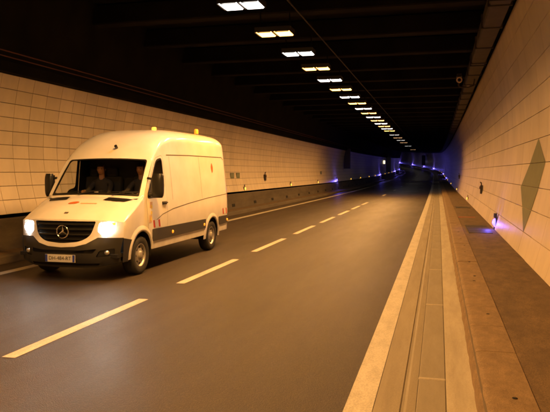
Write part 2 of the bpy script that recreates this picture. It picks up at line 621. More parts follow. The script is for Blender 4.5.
wl = wall('tiled_wall', 'curved cream tiled left wall behind the white van', PL, zl, 0.58, 12.09 - 0.58 * 0, 29, -1, 0.012)
# painted diamond, following the panels
def wall_patch(name, poly_sz, prof, side, lift, mat, root):
    """poly in (s, z) split along the panel rows so it hugs the facets"""
    rows = zr if side > 0 else zl
    mb = MB()
    def clip(poly, z, keep_above):
        out = []
        for i in range(len(poly)):
            a, b = poly[i], poly[(i + 1) % len(poly)]
            ia, ib = (a[1] >= z) == keep_above, (b[1] >= z) == keep_above
            if ia: out.append(a)
            if ia != ib:
                t = (z - a[1]) / (b[1] - a[1])
                out.append((a[0] + (b[0] - a[0]) * t, z))
        return out
    for z0, z1 in zip(rows, rows[1:]):
        p = clip(poly_sz, z0 + 0.006, True)
        p = clip(p, z1 - 0.006, False) if len(p) > 2 else p
        if len(p) < 3: continue
        xa, xb = interp(prof, z0), interp(prof, z1)
        f = [P(s, xa + (xb - xa) * (z - z0) / (z1 - z0) - side * lift, z) - Vector(root.location) for s, z in p]
        mb.face(f if side > 0 else f[::-1])
    return mb.build(name, mat, root)
wall_patch('painted_diamond', [(13.5, 2.49), (12.42, 2.01), (13.5, 0.64), (15.4, 1.50)], PR, 1, 0.005, M['green_paint'], wr)

# upper dark walls and ceiling
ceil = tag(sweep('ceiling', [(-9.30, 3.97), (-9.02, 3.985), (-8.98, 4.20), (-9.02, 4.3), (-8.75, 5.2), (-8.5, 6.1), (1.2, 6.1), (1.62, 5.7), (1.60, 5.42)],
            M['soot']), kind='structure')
def beam_me():
    me = bpy.data.meshes.new('beam')
    bm = bmesh.new()
    bmesh.ops.create_cube(bm, size=1)
    bmesh.ops.scale(bm, vec=(10.0, 0.42, 0.5), verts=bm.verts)
    bmesh.ops.bevel(bm, geom=list(bm.edges), offset=0.03, segments=1, affect='EDGES')
    bm.to_mesh(me)
    bm.free()
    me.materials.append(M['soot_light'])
    return me
bme = beam_me()
for i in range(-12, 44):
    sm = 15.1 + 2.955 * i
    if sm < S_MIN: continue
    o = inst('beam', bme, ceil)
    o.location = P(sm, -3.65, 5.83)
    o.rotation_euler = (0, 0, heading(sm))
bmf = MB()
for i in range(44, 118):
    sm = 15.1 + 2.955 * i
    h = heading(sm)
    bmf.box(P(sm, -3.65, 5.83), (10.0, 0.42, 0.5), 0, Matrix.Rotation(h, 3, 'Z'))
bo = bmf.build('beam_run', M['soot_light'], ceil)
bo['kind'] = 'stuff'

# services under the ceiling
def run_tube(name, X, Z, r, mat, s0, s1, n=8, parent=None):
    mb = MB()
    mb.tube([P(s, X, Z) for s in stations(s0, s1)], r, n)
    return mb.build(name, mat, parent)
o = run_tube('conduit', -3.2, 5.52, 0.016, M['conduit'], -10, 200)
tag(o, 'thin grey conduit running along the dark ceiling right of the lights', 'conduit')
o = run_tube('red_cable', -9.0, 4.42, 0.022, M['red_cable'], -10, 200)
tag(o, 'upper one of two thin red cables high on the left wall', 'cable', 'red cables above the left tiles')
o = run_tube('red_cable', -9.03, 4.31, 0.02, M['red_cable'], -10, 200)
tag(o, 'lower one of two thin red cables high on the left wall', 'cable', 'red cables above the left tiles')
tray = empty('cable_tray', P(0, 1.2, 5.3), 0, 'dark brown duct hung under the ceiling along the right wall top', 'duct')
tl = -Vector(tray.location)
mb = MB()
tp = [(0.97, 5.60), (0.97, 5.34), (1.0, 5.30), (1.38, 5.30), (1.40, 5.34), (1.40, 5.60)]
for a, b in zip(tp, tp[1:]):
    mb.grid([[P(s, *a) + tl, P(s, *b) + tl] for s in stations(S_MIN, S_MAX)], 0, False)
mb.build('duct', M['tray'], tray)
bandm = bevel_box_mesh('strap', (0.50, 0.05, 0.36), 0.01, M['conduit'])
for i in range(22):
    sm = 6 + 2.6 * i
    o = inst('strap', bandm, tray)
    o.location = P(sm, 1.185, 5.45) + tl
    if i % 3 == 0:
        o = inst('strap', bandm, tray)
        o.location = P(sm + 0.45, 1.185, 5.45) + tl

# ------------------------------------------------------------------ ceiling lights
def make_luminaire():
    root = empty('ceiling_light')
    mb = MB()
    # one open-bottomed shell: top, skirts on both long sides, low end plates
    prof = [(-0.41, 0.0), (-0.41, 0.12), (0.41, 0.12), (0.41, 0.0), (0.39, 0.0), (0.39, 0.06), (0.02, 0.06), (0.02, 0.0),
            (-0.02, 0.0), (-0.02, 0.06), (-0.39, 0.06), (-0.39, 0.0)]
    rows = [[Vector((px, sy * 0.245, pz)) for px, pz in prof] for sy in (-1, 1)]
    mb.grid(rows, 0, False, True)
    for sy in (-1, 1):
        mb.face([Vector((px, sy * 0.245, pz)) for px, pz in ((-0.41, 0.01), (0.41, 0.01), (0.41, 0.12), (-0.41, 0.12))])
    mb.build('housing', M['housing'], root)
    for sx in (-1, 1):
        m = MB()
        x0, x1 = sorted((sx * 0.028, sx * 0.385))
        m.grid([[Vector((x0, sy * 0.235, 0.03)), Vector((x0 + 0.025, sy * 0.225, -0.006)), Vector((x1 - 0.025, sy * 0.225, -0.006)), Vector((x1, sy * 0.235, 0.03))] for sy in (1, -1)], 0, False)
        m.build('pane', M['white'], root)
    for sx in (-1, 1):
        mb = MB()
        mb.box((sx * 0.34, 0, 0.42), (0.025, 0.04, 0.60))
        mb.build('hanger', M['soot'], root)
    return root
proto = make_luminaire()
pane_me = [c.data for c in proto.children if c.name.startswith('pane')]
variants = {}
for key in ('white', 'sodium', 'far_white', 'far_sodium'):
    lst = []
    for me in pane_me:
        q = me.copy()
        q.materials.clear()
        q.materials.append(M[key])
        lst.append(q)
    variants[key] = lst
L0, LD = 13.65 * 0.852, 2.955 * 0.852
def area_lamp(parent, col_, w):
    ld = bpy.data.lights.new('lamp', 'AREA')
    ld.shape = 'RECTANGLE'
    ld.size = 0.74
    ld.size_y = 0.44
    ld.energy = w
    ld.color = col_
    ld.spread = R(163)
    o = bpy.data.objects.new('lamp', ld)
    col.objects.link(o)
    o.parent = parent
    o.location = (0, 0, -0.02)
first = True
LIGHT_S = [(i, L0 + LD * i) for i in range(-15, 16)] + [(16 + k, s) for k, s in enumerate((55, 60, 65, 71, 82, 100))] + [(99, 122 + 12 * k) for k in range(21)]
nfar = 0
for i, s in LIGHT_S:
    o = proto if first else copy_tree(proto)
    if not first:
        for c in list(o.children):
            if c.type == 'LIGHT': bpy.data.objects.remove(c)
    first = False
    orange = (i % 2 == 1)
    key = ('sodium' if orange else 'white') if s < 53 else ('far_sodium' if orange else 'far_white')
    panes = [c for c in o.children if c.name.startswith('pane')]
    for c, me in zip(panes, variants[key]):
        c.data = me
    o.location = P(s, -3.62, 4.93 if i < 99 else 5.68)
    area_lamp(o, SODIUM if orange and s < 53 else WHITE, (W_SODIUM if orange else W_WHITE) if s < 53 else (W_FAR if i < 99 else 9.0))
    o.rotation_euler = (math.atan2(rise(s + 1) - rise(s - 1), 2), 0, heading(s))
    if i == 99:  # added unseen lamps, set above the beam bottoms to brighten the far bend
        nfar += 1
        tag(o, '%s added far ceiling light hidden between the beams to light the bend' % ordinal(nfar), 'ceiling light', 'added unseen far lights between the ceiling beams')
    elif i >= 0:
        lab = '%s %s double-pane ceiling light, counted from the near end of the row' % (ordinal(i + 1), 'orange' if orange else 'white')
        tag(o, lab, 'ceiling light', 'double-pane lights along the tunnel ceiling')
    else:
        lab = '%s %s ceiling light continuing the row overhead behind the frame edge' % (ordinal(-i), 'orange' if orange else 'white')
        tag(o, lab, 'ceiling light', 'double-pane lights along the tunnel ceiling')

# ------------------------------------------------------------------ wall guide lights
def make_marker(kind):
    root = empty('guide_light')
    mb = MB()
    if kind == 'blue':
        mb.box((0.02, 0, 0.14), (0.06, 0.15, 0.09))
        mb.box((0.02, 0, -0.14), (0.06, 0.12, 0.08))
        mb.box((0.005, 0, 0), (0.03, 0.16, 0.22))
        mb.build('housing', M['dark_metal'], root)
        m = MB()
        m.lathe([(0.075, 0.0), (0.07, 0.025), (0.045, 0.05), (0.0, 0.06)], (0.02, 0, 0), 'x', 16)
        m.build('lens', M['blue_led'], root)
    else:
        mb.box((0.02, 0, 0.02), (0.05, 0.16, 0.16))
        mb.box((0.02, 0, 0.15), (0.03, 0.07, 0.12))
        mb.build('housing', M['dark_metal'], root)
        m = MB()
        m.lathe([(0.07, 0.0), (0.065, 0.02), (0.04, 0.035), (0.0, 0.04)], (0.045, 0, 0.02), 'x', 14)
        m.build('lens', M['amber_led'], root)
    return root
protos = {'blue': None, 'amber': None}
def blue_lamp(parent, power):
    ld = bpy.data.lights.new('blue_glow', 'POINT')
    ld.color = (0.16, 0.12, 1.0)
    ld.energy = power
    ld.shadow_soft_size = 0.05
    o = bpy.data.objects.new('glow', ld)
    col.objects.link(o)
    o.parent = parent
    o.location = (0.16, 0, 0.0)
def marker(kind, side, s, z, label, power=None):
    if protos[kind] is None:
        o = protos[kind] = make_marker(kind)
    else:
        o = copy_tree(protos[kind])
        for c in list(o.children):
            if c.type == 'LIGHT': bpy.data.objects.remove(c)
    X = interp(PR, z) if side > 0 else interp(PL, z)
    o.location = P(s, X, z)
    o.rotation_euler = (0, 0, heading(s) + (math.pi if side > 0 else 0))
    if kind == 'blue': o.scale = (1.35, 1.35, 1.35)
    tag(o, label, 'guide light', '%s guide lights along the tunnel walls' % kind)
    if power: blue_lamp(o, power)
    return o
lb = [(59.4, 1.05, 28), (108, 1.05, 60), (150, 1.05, 80), (172, 1.05, 80), (200, 1.05, 130)]
rb = [(18.9, 0.42, 12.0), (112, 0.42, 30), (150, 0.42, 80), (205, 0.6, 130), (232, 0.6, 80), (258, 0.6, 120), (285, 0.6, 120)]
la = [29.9, 40.0, 49.6, 69.5, 78.6, 89, 98.3, 118, 128, 138]
ra = [36.0, 55, 77, 99, 125, 135, 165, 180]
for n, (s, z, p) in enumerate(lb):
    marker('blue', -1, s, z, '%s glowing blue guide light on the left wall foot, counted from the van' % ordinal(n + 1), p)
for n, (s, z, p) in enumerate(rb):
    marker('blue', 1, s, z, 'glowing blue guide light on the right wall below the painted diamond' if n == 0 else
           '%s far blue guide light on the right wall, counted from the near end' % ordinal(n), p)
for n, s in enumerate(la):
    marker('amber', -1, s, 1.0, '%s small amber guide light on the left wall foot, counted from the van' % ordinal(n + 1))
for n, s in enumerate(ra):
    marker('amber', 1, s, 0.38, '%s small amber guide light on the right wall foot, counted from the near end' % ordinal(n + 1))

# ------------------------------------------------------------------ things on the walls
def on_wall(o, side, s, z, lift=0.0):
    X = interp(PR, z) if side > 0 else interp(PL, z)
    o.location = P(s, X - side * lift, z)
    o.rotation_euler = (0, 0, heading(s) + (math.pi if side > 0 else 0))
for n, s in enumerate((28.45, 29.35)):
    pl = empty('sign_plate')
    mb = MB()
    mb.box((0.012, 0, 0), (0.024, 0.52, 0.26))
    mb.build('plate', M['sign_plate'], pl)
    mb = MB()
    for k in range(3):
        mb.box((0.0255, 0.14 - 0.14 * k, 0.0), (0.003, 0.05, 0.14))
    mb.build('lettering', M['sign_plate_mark'], pl)
    on_wall(pl, -1, s, 1.66)
    tag(pl, 'small grey-green plate on the left wall, %s' % ('nearer of two beside the van tail' if n == 0 else 'farther of two past the van tail'), 'plate', 'small plates on the left wall')
pl = empty('sign_plate')
mb = MB()
mb.box((0.012, 0, 0), (0.024, 0.6, 0.26))
mb.build('plate', M['sign_plate'], pl)
on_wall(pl, -1, 52.0, 1.75)
tag(pl, 'small dark plate alone on the dim left wall before the blue light', 'plate', 'small plates on the left wall')
def lock_box(side, s, z, label):
    r = empty('key_box')
    mb = MB()
    mb.box((0.05, 0, 0), (0.10, 0.2, 0.34))
    mb.build('case', M['dark_metal'], r)
    mb = MB()
    mb.tube([(0.05, 0, 0.17), (0.06, 0.0, 0.27), (0.10, -0.02, 0.30)], 0.025, 8)
    mb.build('hook', M['dark_metal'], r)
    mb = MB()
    mb.lathe([(0.0, 0.03), (0.05, 0.03), (0.055, 0.0)], (0.10, 0.0, 0.08), 'x', 14)
    mb.build('knob', M['red_cable'], r)
    on_wall(r, side, s, z)
    tag(r, label, 'wall box', 'small dark boxes on the tiled walls')
lock_box(-1, 34.1, 1.52, 'small dark box with a red knob on the lit left tiles')
lock_box(1, 27.2, 1.12, 'small dark box with a hook on the right wall tiles, nearer one')
lock_box(1, 56.0, 1.40, 'small dark box on the right wall tiles, farther one')

def hanging_panel(side, s, z0, z1, w, label):
    r = empty('hanging_panel')
    mb = MB()
    mb.box((w / 2 + 0.06, 0, (z1 - z0) / 2), (w, 0.5, z1 - z0))
    mb.build('panel', M['black'], r)
    mb = MB()
    mb.box((w / 2 + 0.06, 0, z1 - z0 + 0.25), (0.08, 0.08, 0.5))
    mb.box((w / 2, 0, z1 - z0 + 0.06), (w + 0.1, 0.08, 0.08))
    mb.build('bracket', M['dark_metal'], r)
    on_wall(r, side, s, z0)
    tag(r, label, 'panel', 'dark panels standing out from the tunnel walls')
    return r
hanging_panel(-1, 65.6, 2.13, 4.1, 0.62, 'nearer dark panel standing out from the dim left wall')
hanging_panel(-1, 121, 1.2, 4.1, 0.9, 'farther dark panel on the left wall beside a lit sign')
hanging_panel(1, 228, 1.0, 4.4, 1.2, 'dark panel on the far curving right wall beside a lit sign')
def exit_sign(side, s, z, label, m='exit_lamp'):
    r = empty('exit_light')
    mb = MB()
    mb.box((0.12, 0, 0), (0.24, 0.9, 0.75))
    mb.build('housing', M['dark_metal'], r)
    mb = MB()
    for sx in (-1, 1):
        mb.box((0.12, sx * 0.453, 0), (0.20, 0.012, 0.6))
    mb.box((0.246, 0, 0), (0.012, 0.8, 0.6))
    mb.build('lit_face', M[m], r)
    on_wall(r, side, s, z)
    tag(r, label, 'lit sign', 'small lit signs along the tunnel')
exit_sign(-1, 117, 3.1, 'small pale yellow lit sign on the far left wall')
exit_sign(1, 236, 2.1, 'small white lit sign on the far curving right wall', 'exit_lamp_far')

# surveillance camera
cc = empty('surveillance_camera', P(25.2, 0.70, 5.26), 0, 'round surveillance camera on a bent bracket under the right duct', 'camera')
mb = MB()
mb.lathe([(0.0, -0.19), (0.055, -0.19), (0.06, -0.175), (0.11, -0.17), (0.115, -0.10), (0.085, -0.08), (0.08, 0.16), (0.05, 0.2), (0.0, 0.2)], (0, 0, 0), 'y', 24)
mb.build('body', M['dark_metal'], cc)
mb = MB()
mb.lathe([(0.062, -0.177), (0.066, -0.196), (0.104, -0.192), (0.11, -0.172)], (0, 0, 0), 'y', 24)
mb.build('lens_ring', plain('pale_ring', (0.62, 0.5, 0.36), 0.4), cc)
mb = MB()
mb.lathe([(0.0, -0.193), (0.055, -0.193)], (0, 0, 0), 'y', 20)
mb.build('lens', M['hole'], cc)
mb = MB()
mb.box((0, 0.03, 0.15), (0.19, 0.34, 0.06))
mb.box((0, 0.03, 0.215), (0.16, 0.3, 0.05))
mb.build('sun_hood', M['dark_metal'], cc)
mb = MB()
mb.tube([(0, 0.02, -0.08), (-0.02, 0.02, -0.17), (0.02, 0.02, -0.235), (0.10, 0.02, -0.255), (0.35, 0.02, -0.255), (0.52, 0.02, -0.20), (0.56, 0.02, 0.04)], 0.03, 10)
mb.build('bracket', M['tray'], cc)
sl = empty('sensor', P(27.0, 1.10, 5.27), 0, 'tiny pale sensor under the duct above the surveillance camera', 'sensor')
mb = MB()
mb.lathe([(0.0, -0.07), (0.04, -0.055), (0.055, -0.02), (0.06, 0.03)], (0, 0, 0), 'z', 14)
mb.build('dome', plain('pale_plastic', (0.5, 0.42, 0.32), 0.4), sl)
mb = MB()
mb.box((0, 0, 0.02), (0.15, 0.15, 0.02))
mb.build('base', M['dark_metal'], sl)
# ------------------------------------------------------------------ the van
def paint(name, c, rough, coat):
    m, nt, b = new_mat(name)
    L = nt.links.new
    tc = nt.nodes.new('ShaderNodeTexCoord')
    n = nt.nodes.new('ShaderNodeTexNoise')
    n.inputs['Scale'].default_value = 2.2
    n.inputs['Detail'].default_value = 5
    L(tc.outputs['Object'], n.inputs['Vector'])
    r = nt.nodes.new('ShaderNodeValToRGB')
    r.color_ramp.elements[0].position = 0.3
    r.color_ramp.elements[1].position = 0.65
    r.color_ramp.elements[0].color = (c[0] * 0.88, c[1] * 0.87, c[2] * 0.84, 1)
    r.color_ramp.elements[1].color = (*c, 1)
    L(n.outputs['Fac'], r.inputs[0])
    geo = nt.nodes.new('ShaderNodeNewGeometry')
    mx = nt.nodes.new('ShaderNodeMix')
    mx.data_type = 'RGBA'
    L(geo.outputs['Backfacing'], mx.inputs['Factor'])
    # road film thrown up over the sills and tail
    sz = nt.nodes.new('ShaderNodeSeparateXYZ')
    L(tc.outputs['Object'], sz.inputs[0])
    zr_ = nt.nodes.new('ShaderNodeMapRange')
    zr_.inputs['From Min'].default_value = 0.35
    zr_.inputs['From Max'].default_value = 1.15
    zr_.inputs['To Min'].default_value = 0.62
    zr_.inputs['To Max'].default_value = 0.0
    L(sz.outputs[2], zr_.inputs['Value'])
    dn = nt.nodes.new('ShaderNodeTexNoise')
    dn.inputs['Scale'].default_value = 5.0
    dn.inputs['Detail'].default_value = 10
    dn.inputs['Roughness'].default_value = 0.7
    L(tc.outputs['Object'], dn.inputs['Vector'])
    dm = nt.nodes.new('ShaderNodeMath')
    dm.operation = 'MULTIPLY'
    L(zr_.outputs[0], dm.inputs[0])
    L(dn.outputs['Fac'], dm.inputs[1])
    dx = nt.nodes.new('ShaderNodeMix')
    dx.data_type = 'RGBA'
    L(dm.outputs[0], dx.inputs['Factor'])
    L(r.outputs[0], dx.inputs[6])
    dx.inputs[7].default_value = (0.16, 0.12, 0.085, 1)
    L(dx.outputs[2], mx.inputs[6])
    mx.inputs[7].default_value = (0.035, 0.035, 0.036, 1)     # dark cab lining on the inner face of the sheet
    L(mx.outputs[2], b.inputs['Base Color'])
    b.inputs['Roughness'].default_value = rough
    b.inputs['Coat Weight'].default_value = coat
    b.inputs['Coat Roughness'].default_value = 0.08
    return m
M['van_white'] = paint('white_paint', (0.80, 0.79, 0.80), 0.36, 0.6)
M['bumper'] = plain('grey_bumper_plastic', (0.018, 0.017, 0.016), 0.5, bump=0.1, bscale=300)
M['moulding'] = plain('moulding_plastic', (0.04, 0.037, 0.034), 0.5)
M['trim'] = plain('black_trim', (0.012, 0.012, 0.012), 0.35)
M['rubber'] = plain('tyre_rubber', (0.022, 0.021, 0.02), 0.75, bump=0.2, bscale=150)
M['rim'] = plain('silver_rim', (0.42, 0.41, 0.39), 0.38, 0.6)
M['chrome'] = plain('chrome', (0.75, 0.75, 0.75), 0.12, 1.0)
M['lamp_in'] = plain('lamp_bowl', (0.55, 0.53, 0.5), 0.2, 0.7)
M['headlight'] = emit('headlight_on', (1.0, 0.95, 0.86), 95)
M['amber'] = emit('amber_lens', (1.0, 0.42, 0.03), 0.55)
M['beacon_on'] = emit('beacon_lit', (1.0, 0.48, 0.06), 1.6)
M['red_tape'] = plain('red_reflective', (0.48, 0.035, 0.02), 0.4)
M['white_tape'] = plain('white_reflective', (0.7, 0.68, 0.64), 0.4)
M['yellow_tape'] = plain('yellow_reflective', (0.72, 0.55, 0.10), 0.4)
M['orange_print'] = plain('orange_print', (0.50, 0.13, 0.03), 0.4)
M['faint_print'] = plain('faint_orange_print', (0.60, 0.40, 0.24), 0.4)
M['seam'] = plain('panel_gap', (0.10, 0.085, 0.065), 0.8)  # dark gaps and badge; also crease and rail shade put into colour
M['blue_band'] = plain('plate_blue', (0.03, 0.05, 0.30), 0.4)
M['plate_white'] = plain('plate_white', (0.62, 0.61, 0.57), 0.4)
M['seat'] = plain('seat_cloth', (0.035, 0.035, 0.04), 0.9)
M['dash'] = plain('dash_plastic', (0.03, 0.03, 0.032), 0.6)
M['paper'] = plain('paper', (0.6, 0.57, 0.5), 0.8)
M['cup'] = plain('paper_cup', (0.65, 0.6, 0.5), 0.7)
def glass_mat():
    m = bpy.data.materials.new('tinted_glass')
    m.use_nodes = True
    nt = m.node_tree
    nt.nodes.remove(nt.nodes['Principled BSDF'])
    out = nt.nodes['Material Output']
    tr = nt.nodes.new('ShaderNodeBsdfTransparent')
    tr.inputs[0].default_value = (0.80, 0.81, 0.79, 1)
    gl = nt.nodes.new('ShaderNodeBsdfGlossy')
    gl.inputs['Roughness'].default_value = 0.03
    fr = nt.nodes.new('ShaderNodeFresnel')
    geo = nt.nodes.new('ShaderNodeNewGeometry')
    im = nt.nodes.new('ShaderNodeMapRange')
    im.inputs['To Min'].default_value = 1.45
    im.inputs['To Max'].default_value = 1 / 1.45
    nt.links.new(geo.outputs['Backfacing'], im.inputs['Value'])
    nt.links.new(im.outputs[0], fr.inputs[0])
    mx = nt.nodes.new('ShaderNodeMixShader')
    nt.links.new(fr.outputs[0], mx.inputs[0])
    nt.links.new(tr.outputs[0], mx.inputs[1])
    nt.links.new(gl.outputs[0], mx.inputs[2])
    nt.links.new(mx.outputs[0], out.inputs[0])
    return m
M['glass'] = glass_mat()

VAN = empty('panel_van', (-6.13, 9.45, 0), 0, 'white high-roof panel van driving towards the viewer with headlights on', 'van')

def tabf(tab):
    def f(z):
        if z <= tab[0][0]: return tab[0][1]
        for (a, b), (c, d) in zip(tab, tab[1:]):
            if z <= c: 
                t = (z - a) / (c - a)
                return b + (d - b) * t
        return tab[-1][1]
    return f
def smooth_tab(tab):
    """monotone-ish cubic through the points"""
    n = len(tab)
    m = []
    for i in range(n):
        a, b = tab[max(0, i - 1)], tab[min(n - 1, i + 1)]
        m.append((b[1] - a[1]) / (b[0] - a[0]))
    def f(z):
        if z <= tab[0][0]: return tab[0][1]
        for i in range(n - 1):
            (a, b), (c, d) = tab[i], tab[i + 1]
            if z <= c:
                w = c - a
                t = (z - a) / w
                return (b * (2 * t**3 - 3 * t**2 + 1) + d * (-2 * t**3 + 3 * t**2) + w * (m[i] * (t**3 - 2 * t**2 + t) + m[i + 1] * (t**3 - t**2)))
        return tab[-1][1]
    return f
HWZ = smooth_tab([(0.2, 0.945), (0.4, 0.972), (0.75, 0.988), (1.1, 0.990), (1.38, 0.972), (1.75, 0.937), (2.1, 0.897), (2.4, 0.862)])
def hw(a, z):
    w = HWZ(z)
    if a < 0.62:
        w *= 1 - 0.085 * ((0.62 - a) / 0.62) ** 2
    if a > 5.70:
        w *= 1 - 0.05 * ((a - 5.70) / 0.21) ** 2
    return w
A_S = 0.36
A0 = smooth_tab([(0.2, 0.07), (0.34, 0.012), (0.5, 0.0), (0.62, 0.012), (0.72, 0.05), (0.85, 0.075), (1.0, 0.105), (1.06, 0.125)])
def fascia_a(x, z):
    xe = hw(A_S, z)
    a0 = A0(z)
    return a0 + (A_S - a0) * min(1.0, abs(x) / xe) ** 3.0
def fas(x, z, off=0.0):
    return Vector((x, fascia_a(x, z) - off, z))
def side(a, z, sx, off=0.0):
    return Vector((sx * (hw(a, z) + off), a, z))

def dens(poly, step, closed=True):
    out = []
    n = len(poly)
    for i in range(n if closed else n - 1):
        a, b = poly[i], poly[(i + 1) % n]
        d = math.dist(a, b)
        k = max(1, int(d / step + 0.5))
        for j in range(k):
            t = j / k
            out.append((a[0] + (b[0] - a[0]) * t, a[1] + (b[1] - a[1]) * t))
    if not closed: out.append(tuple(poly[-1]))
    return out
def rnd_poly(poly, r, n=5):
    """round the corners"""
    out = []
    m = len(poly)
    rr = r if isinstance(r, (list, tuple)) else [r] * m
    for i in range(m):
        p, q, s = Vector(poly[i - 1]), Vector(poly[i]), Vector(poly[(i + 1) % m])
        u, w = (p - q), (s - q)
        d = min(rr[i], u.length * 0.49, w.length * 0.49)
        a, b = q + u.normalized() * d, q + w.normalized() * d
        for k in range(n + 1):
            t = k / n
            c = a * (1 - t) ** 2 + q * 2 * t * (1 - t) + b * t ** 2
            out.append((c.x, c.y))
    return out
def inside(p, poly):
    x, y = p
    c = False
    n = len(poly)
    for i in range(n):
        (x0, y0), (x1, y1) = poly[i], poly[i - 1]
        if (y0 > y) != (y1 > y) and x < (x1 - x0) * (y - y0) / (y1 - y0) + x0:
            c = not c
    return c
def dist_poly(p, poly):
    best = 9.0
    p = Vector(p)
    n = len(poly)
    for i in range(n):
        a, b = Vector(poly[i]), Vector(poly[(i + 1) % n])
        ab = b - a
        t = 0 if ab.length_squared == 0 else max(0, min(1, (p - a).dot(ab) / ab.length_squared))
        best = min(best, (a + ab * t - p).length)
    return best
def patch(outer, holes, step, f, mb, mi=0, flip=False):
    """fill a flat outline (with holes) with small triangles and map it to 3D by f(u, v)"""
    o = dens(outer, step)
    hs = [dens(h, step * 0.7) for h in holes]
    pts, edges = [], []
    for lp in [o] + hs:
        i0 = len(pts)
        pts += [Vector(p) for p in lp]
        edges += [(i0 + k, i0 + (k + 1) % len(lp)) for k in range(len(lp))]
    us = [p[0] for p in o]
    vs = [p[1] for p in o]
    nu = int((max(us) - min(us)) / step)
    nv = int((max(vs) - min(vs)) / step)
    for i in range(1, nu + 1):
        for j in range(1, nv + 1):
            p = (min(us) + (i + 0.5 * (j % 2)) * step, min(vs) + j * step)
            if not inside(p, o) or dist_poly(p, o) < step * 0.45: continue
            if any(inside(p, h) or dist_poly(p, h) < step * 0.45 for h in hs): continue
            pts.append(Vector(p))
    rv, re, rf = geometry.delaunay_2d_cdt(pts, edges, [], 0, 1e-6)[:3]
    i0 = len(mb.v)
    mb.v += [tuple(f(p.x, p.y)) for p in rv]
    for t in rf:
        c = ((rv[t[0]].x + rv[t[1]].x + rv[t[2]].x) / 3, (rv[t[0]].y + rv[t[1]].y + rv[t[2]].y) / 3)
        if not inside(c, o) or any(inside(c, h) for h in hs): continue
        pa, pb, pc2 = rv[t[0]], rv[t[1]], rv[t[2]]
        longest = max((pa - pb).length, (pb - pc2).length, (pc2 - pa).length)
        if abs((pb - pa).cross(pc2 - pa)) < 0.03 * longest * longest and abs((pb - pa).cross(pc2 - pa)) < 4e-5: continue     # slivers spoil the shading
        q = tuple(i0 + k for k in t)
        mb.f.append(q[::-1] if flip else q)
        mb.mi.append(mi)
        mb.sm.append(True)
def circ(c, r, n=28, a0=0, a1=360):
    return [(c[0] + r * math.cos(R(a0 + (a1 - a0) * k / n)), c[1] + r * math.sin(R(a0 + (a1 - a0) * k / n))) for k in range(n)]
def side_strip(name, pts, w, mat, sx=1, off=0.003, parent=VAN, closed=False):
    pts = dens(pts, 0.06, closed)
    mb = MB()
    rows = []
    for i, p in enumerate(pts):
        a = Vector(pts[max(0, i - 1)])
        b = Vector(pts[min(len(pts) - 1, i + 1)])
        d = (b - a).normalized()
        n = Vector((-d.y, d.x)) * w / 2
        rows.append([side(p[0] + n.x, p[1] + n.y, sx, off), side(p[0] - n.x, p[1] - n.y, sx, off)])
    mb.grid(rows, 0, True)
    return mb.build(name, mat, parent)

ZT = smooth_tab([(1.68, 2.085), (1.9, 2.21), (2.25, 2.31), (2.8, 2.36), (5.7, 2.36), (5.90, 2.34)])
ZF = smooth_tab([(0.36, 0.985), (0.6, 1.09), (0.9, 1.23), (1.15, 1.345)])
WA, WR = 1.0, 0.345          # front wheel
RA = 4.68
ARCH = 0.43
A_END = 5.90
# side outline (a, z), front lower corner round to rear
def arch(ca, up):
    return [(ca + ARCH * math.cos(R(t)), WR + 0.01 + ARCH * math.sin(R(t))) for t in range(180 if up else 0, -1 if up else 181, -12 if up else 12)]
bot = 0.40
def arch_pts(ca):
    a0 = math.degrees(math.asin((bot - WR - 0.01) / ARCH))
    n = 16
    return [(ca - ARCH * math.cos(R(a0 + (180 - 2 * a0) * k / n)), WR + 0.01 + ARCH * math.sin(R(a0 + (180 - 2 * a0) * k / n))) for k in range(n + 1)]
OUT = [(A_S, 0.66), (0.50, 0.66), (0.585, 0.46)]
OUT = [(A_S, 0.66)] + [p for p in arch_pts(WA) if p[1] > 0.50 or p[0] > WA]
OUT += arch_pts(RA) + [(5.86, bot), (A_END, 0.5), (A_END, 2.34)]
WS_ = [0, 0.02, 0.045, 0.075, 0.11, 0.15, 0.2, 0.26, 0.33, 0.42, 0.55, 0.7, 0.85, 0.93, 0.97, 1.0]
OUT += [(1.68 + (A_END - 1.68) * w, ZT(1.68 + (A_END - 1.68) * w)) for w in WS_[-2::-1]]
OUT += [(1.12, 1.36), (0.9, ZF(0.9)), (0.6, ZF(0.6)), (A_S, ZF(A_S))]
# door outline and window
DOOR = rnd_poly([(1.30, 0.62), (2.12, 0.62), (2.15, 1.30), (2.13, 2.17), (1.78, 2.10), (1.235, 1.40), (1.22, 1.30), (1.26, 0.9)], [0.10, 0.08, 0.02, 0.12, 0.06, 0.04, 0.02, 0.2])
WIN = rnd_poly([(1.30, 1.36), (1.72, 1.36), (1.80, 1.46), (2.05, 1.50), (2.06, 2.10), (1.80, 2.055), (1.30, 1.42)], [0.02, 0.06, 0.10, 0.10, 0.08, 0.10, 0.03])
door_gap = 0.006
def shrink(poly, d):
    c = [Vector(p) for p in poly]
    out = []
    n = len(c)
    area = sum(c[i].x * c[(i + 1) % n].y - c[(i + 1) % n].x * c[i].y for i in range(n))
    sg = 1 if area > 0 else -1
    for i in range(n):
        t = c[(i + 1) % n] - c[i - 1]
        if t.length < 1e-9: 
            out.append(tuple(c[i])); continue
        t.normalize()
        nrm = Vector((-t.y, t.x)) * sg
        q = c[i] + nrm * d
        out.append((q.x, q.y))
    return out
body = MB()
for sx in (1, -1):
    patch(OUT, [DOOR], 0.085, lambda a, z: side(a, z, sx), body, 0, flip=(sx < 0))
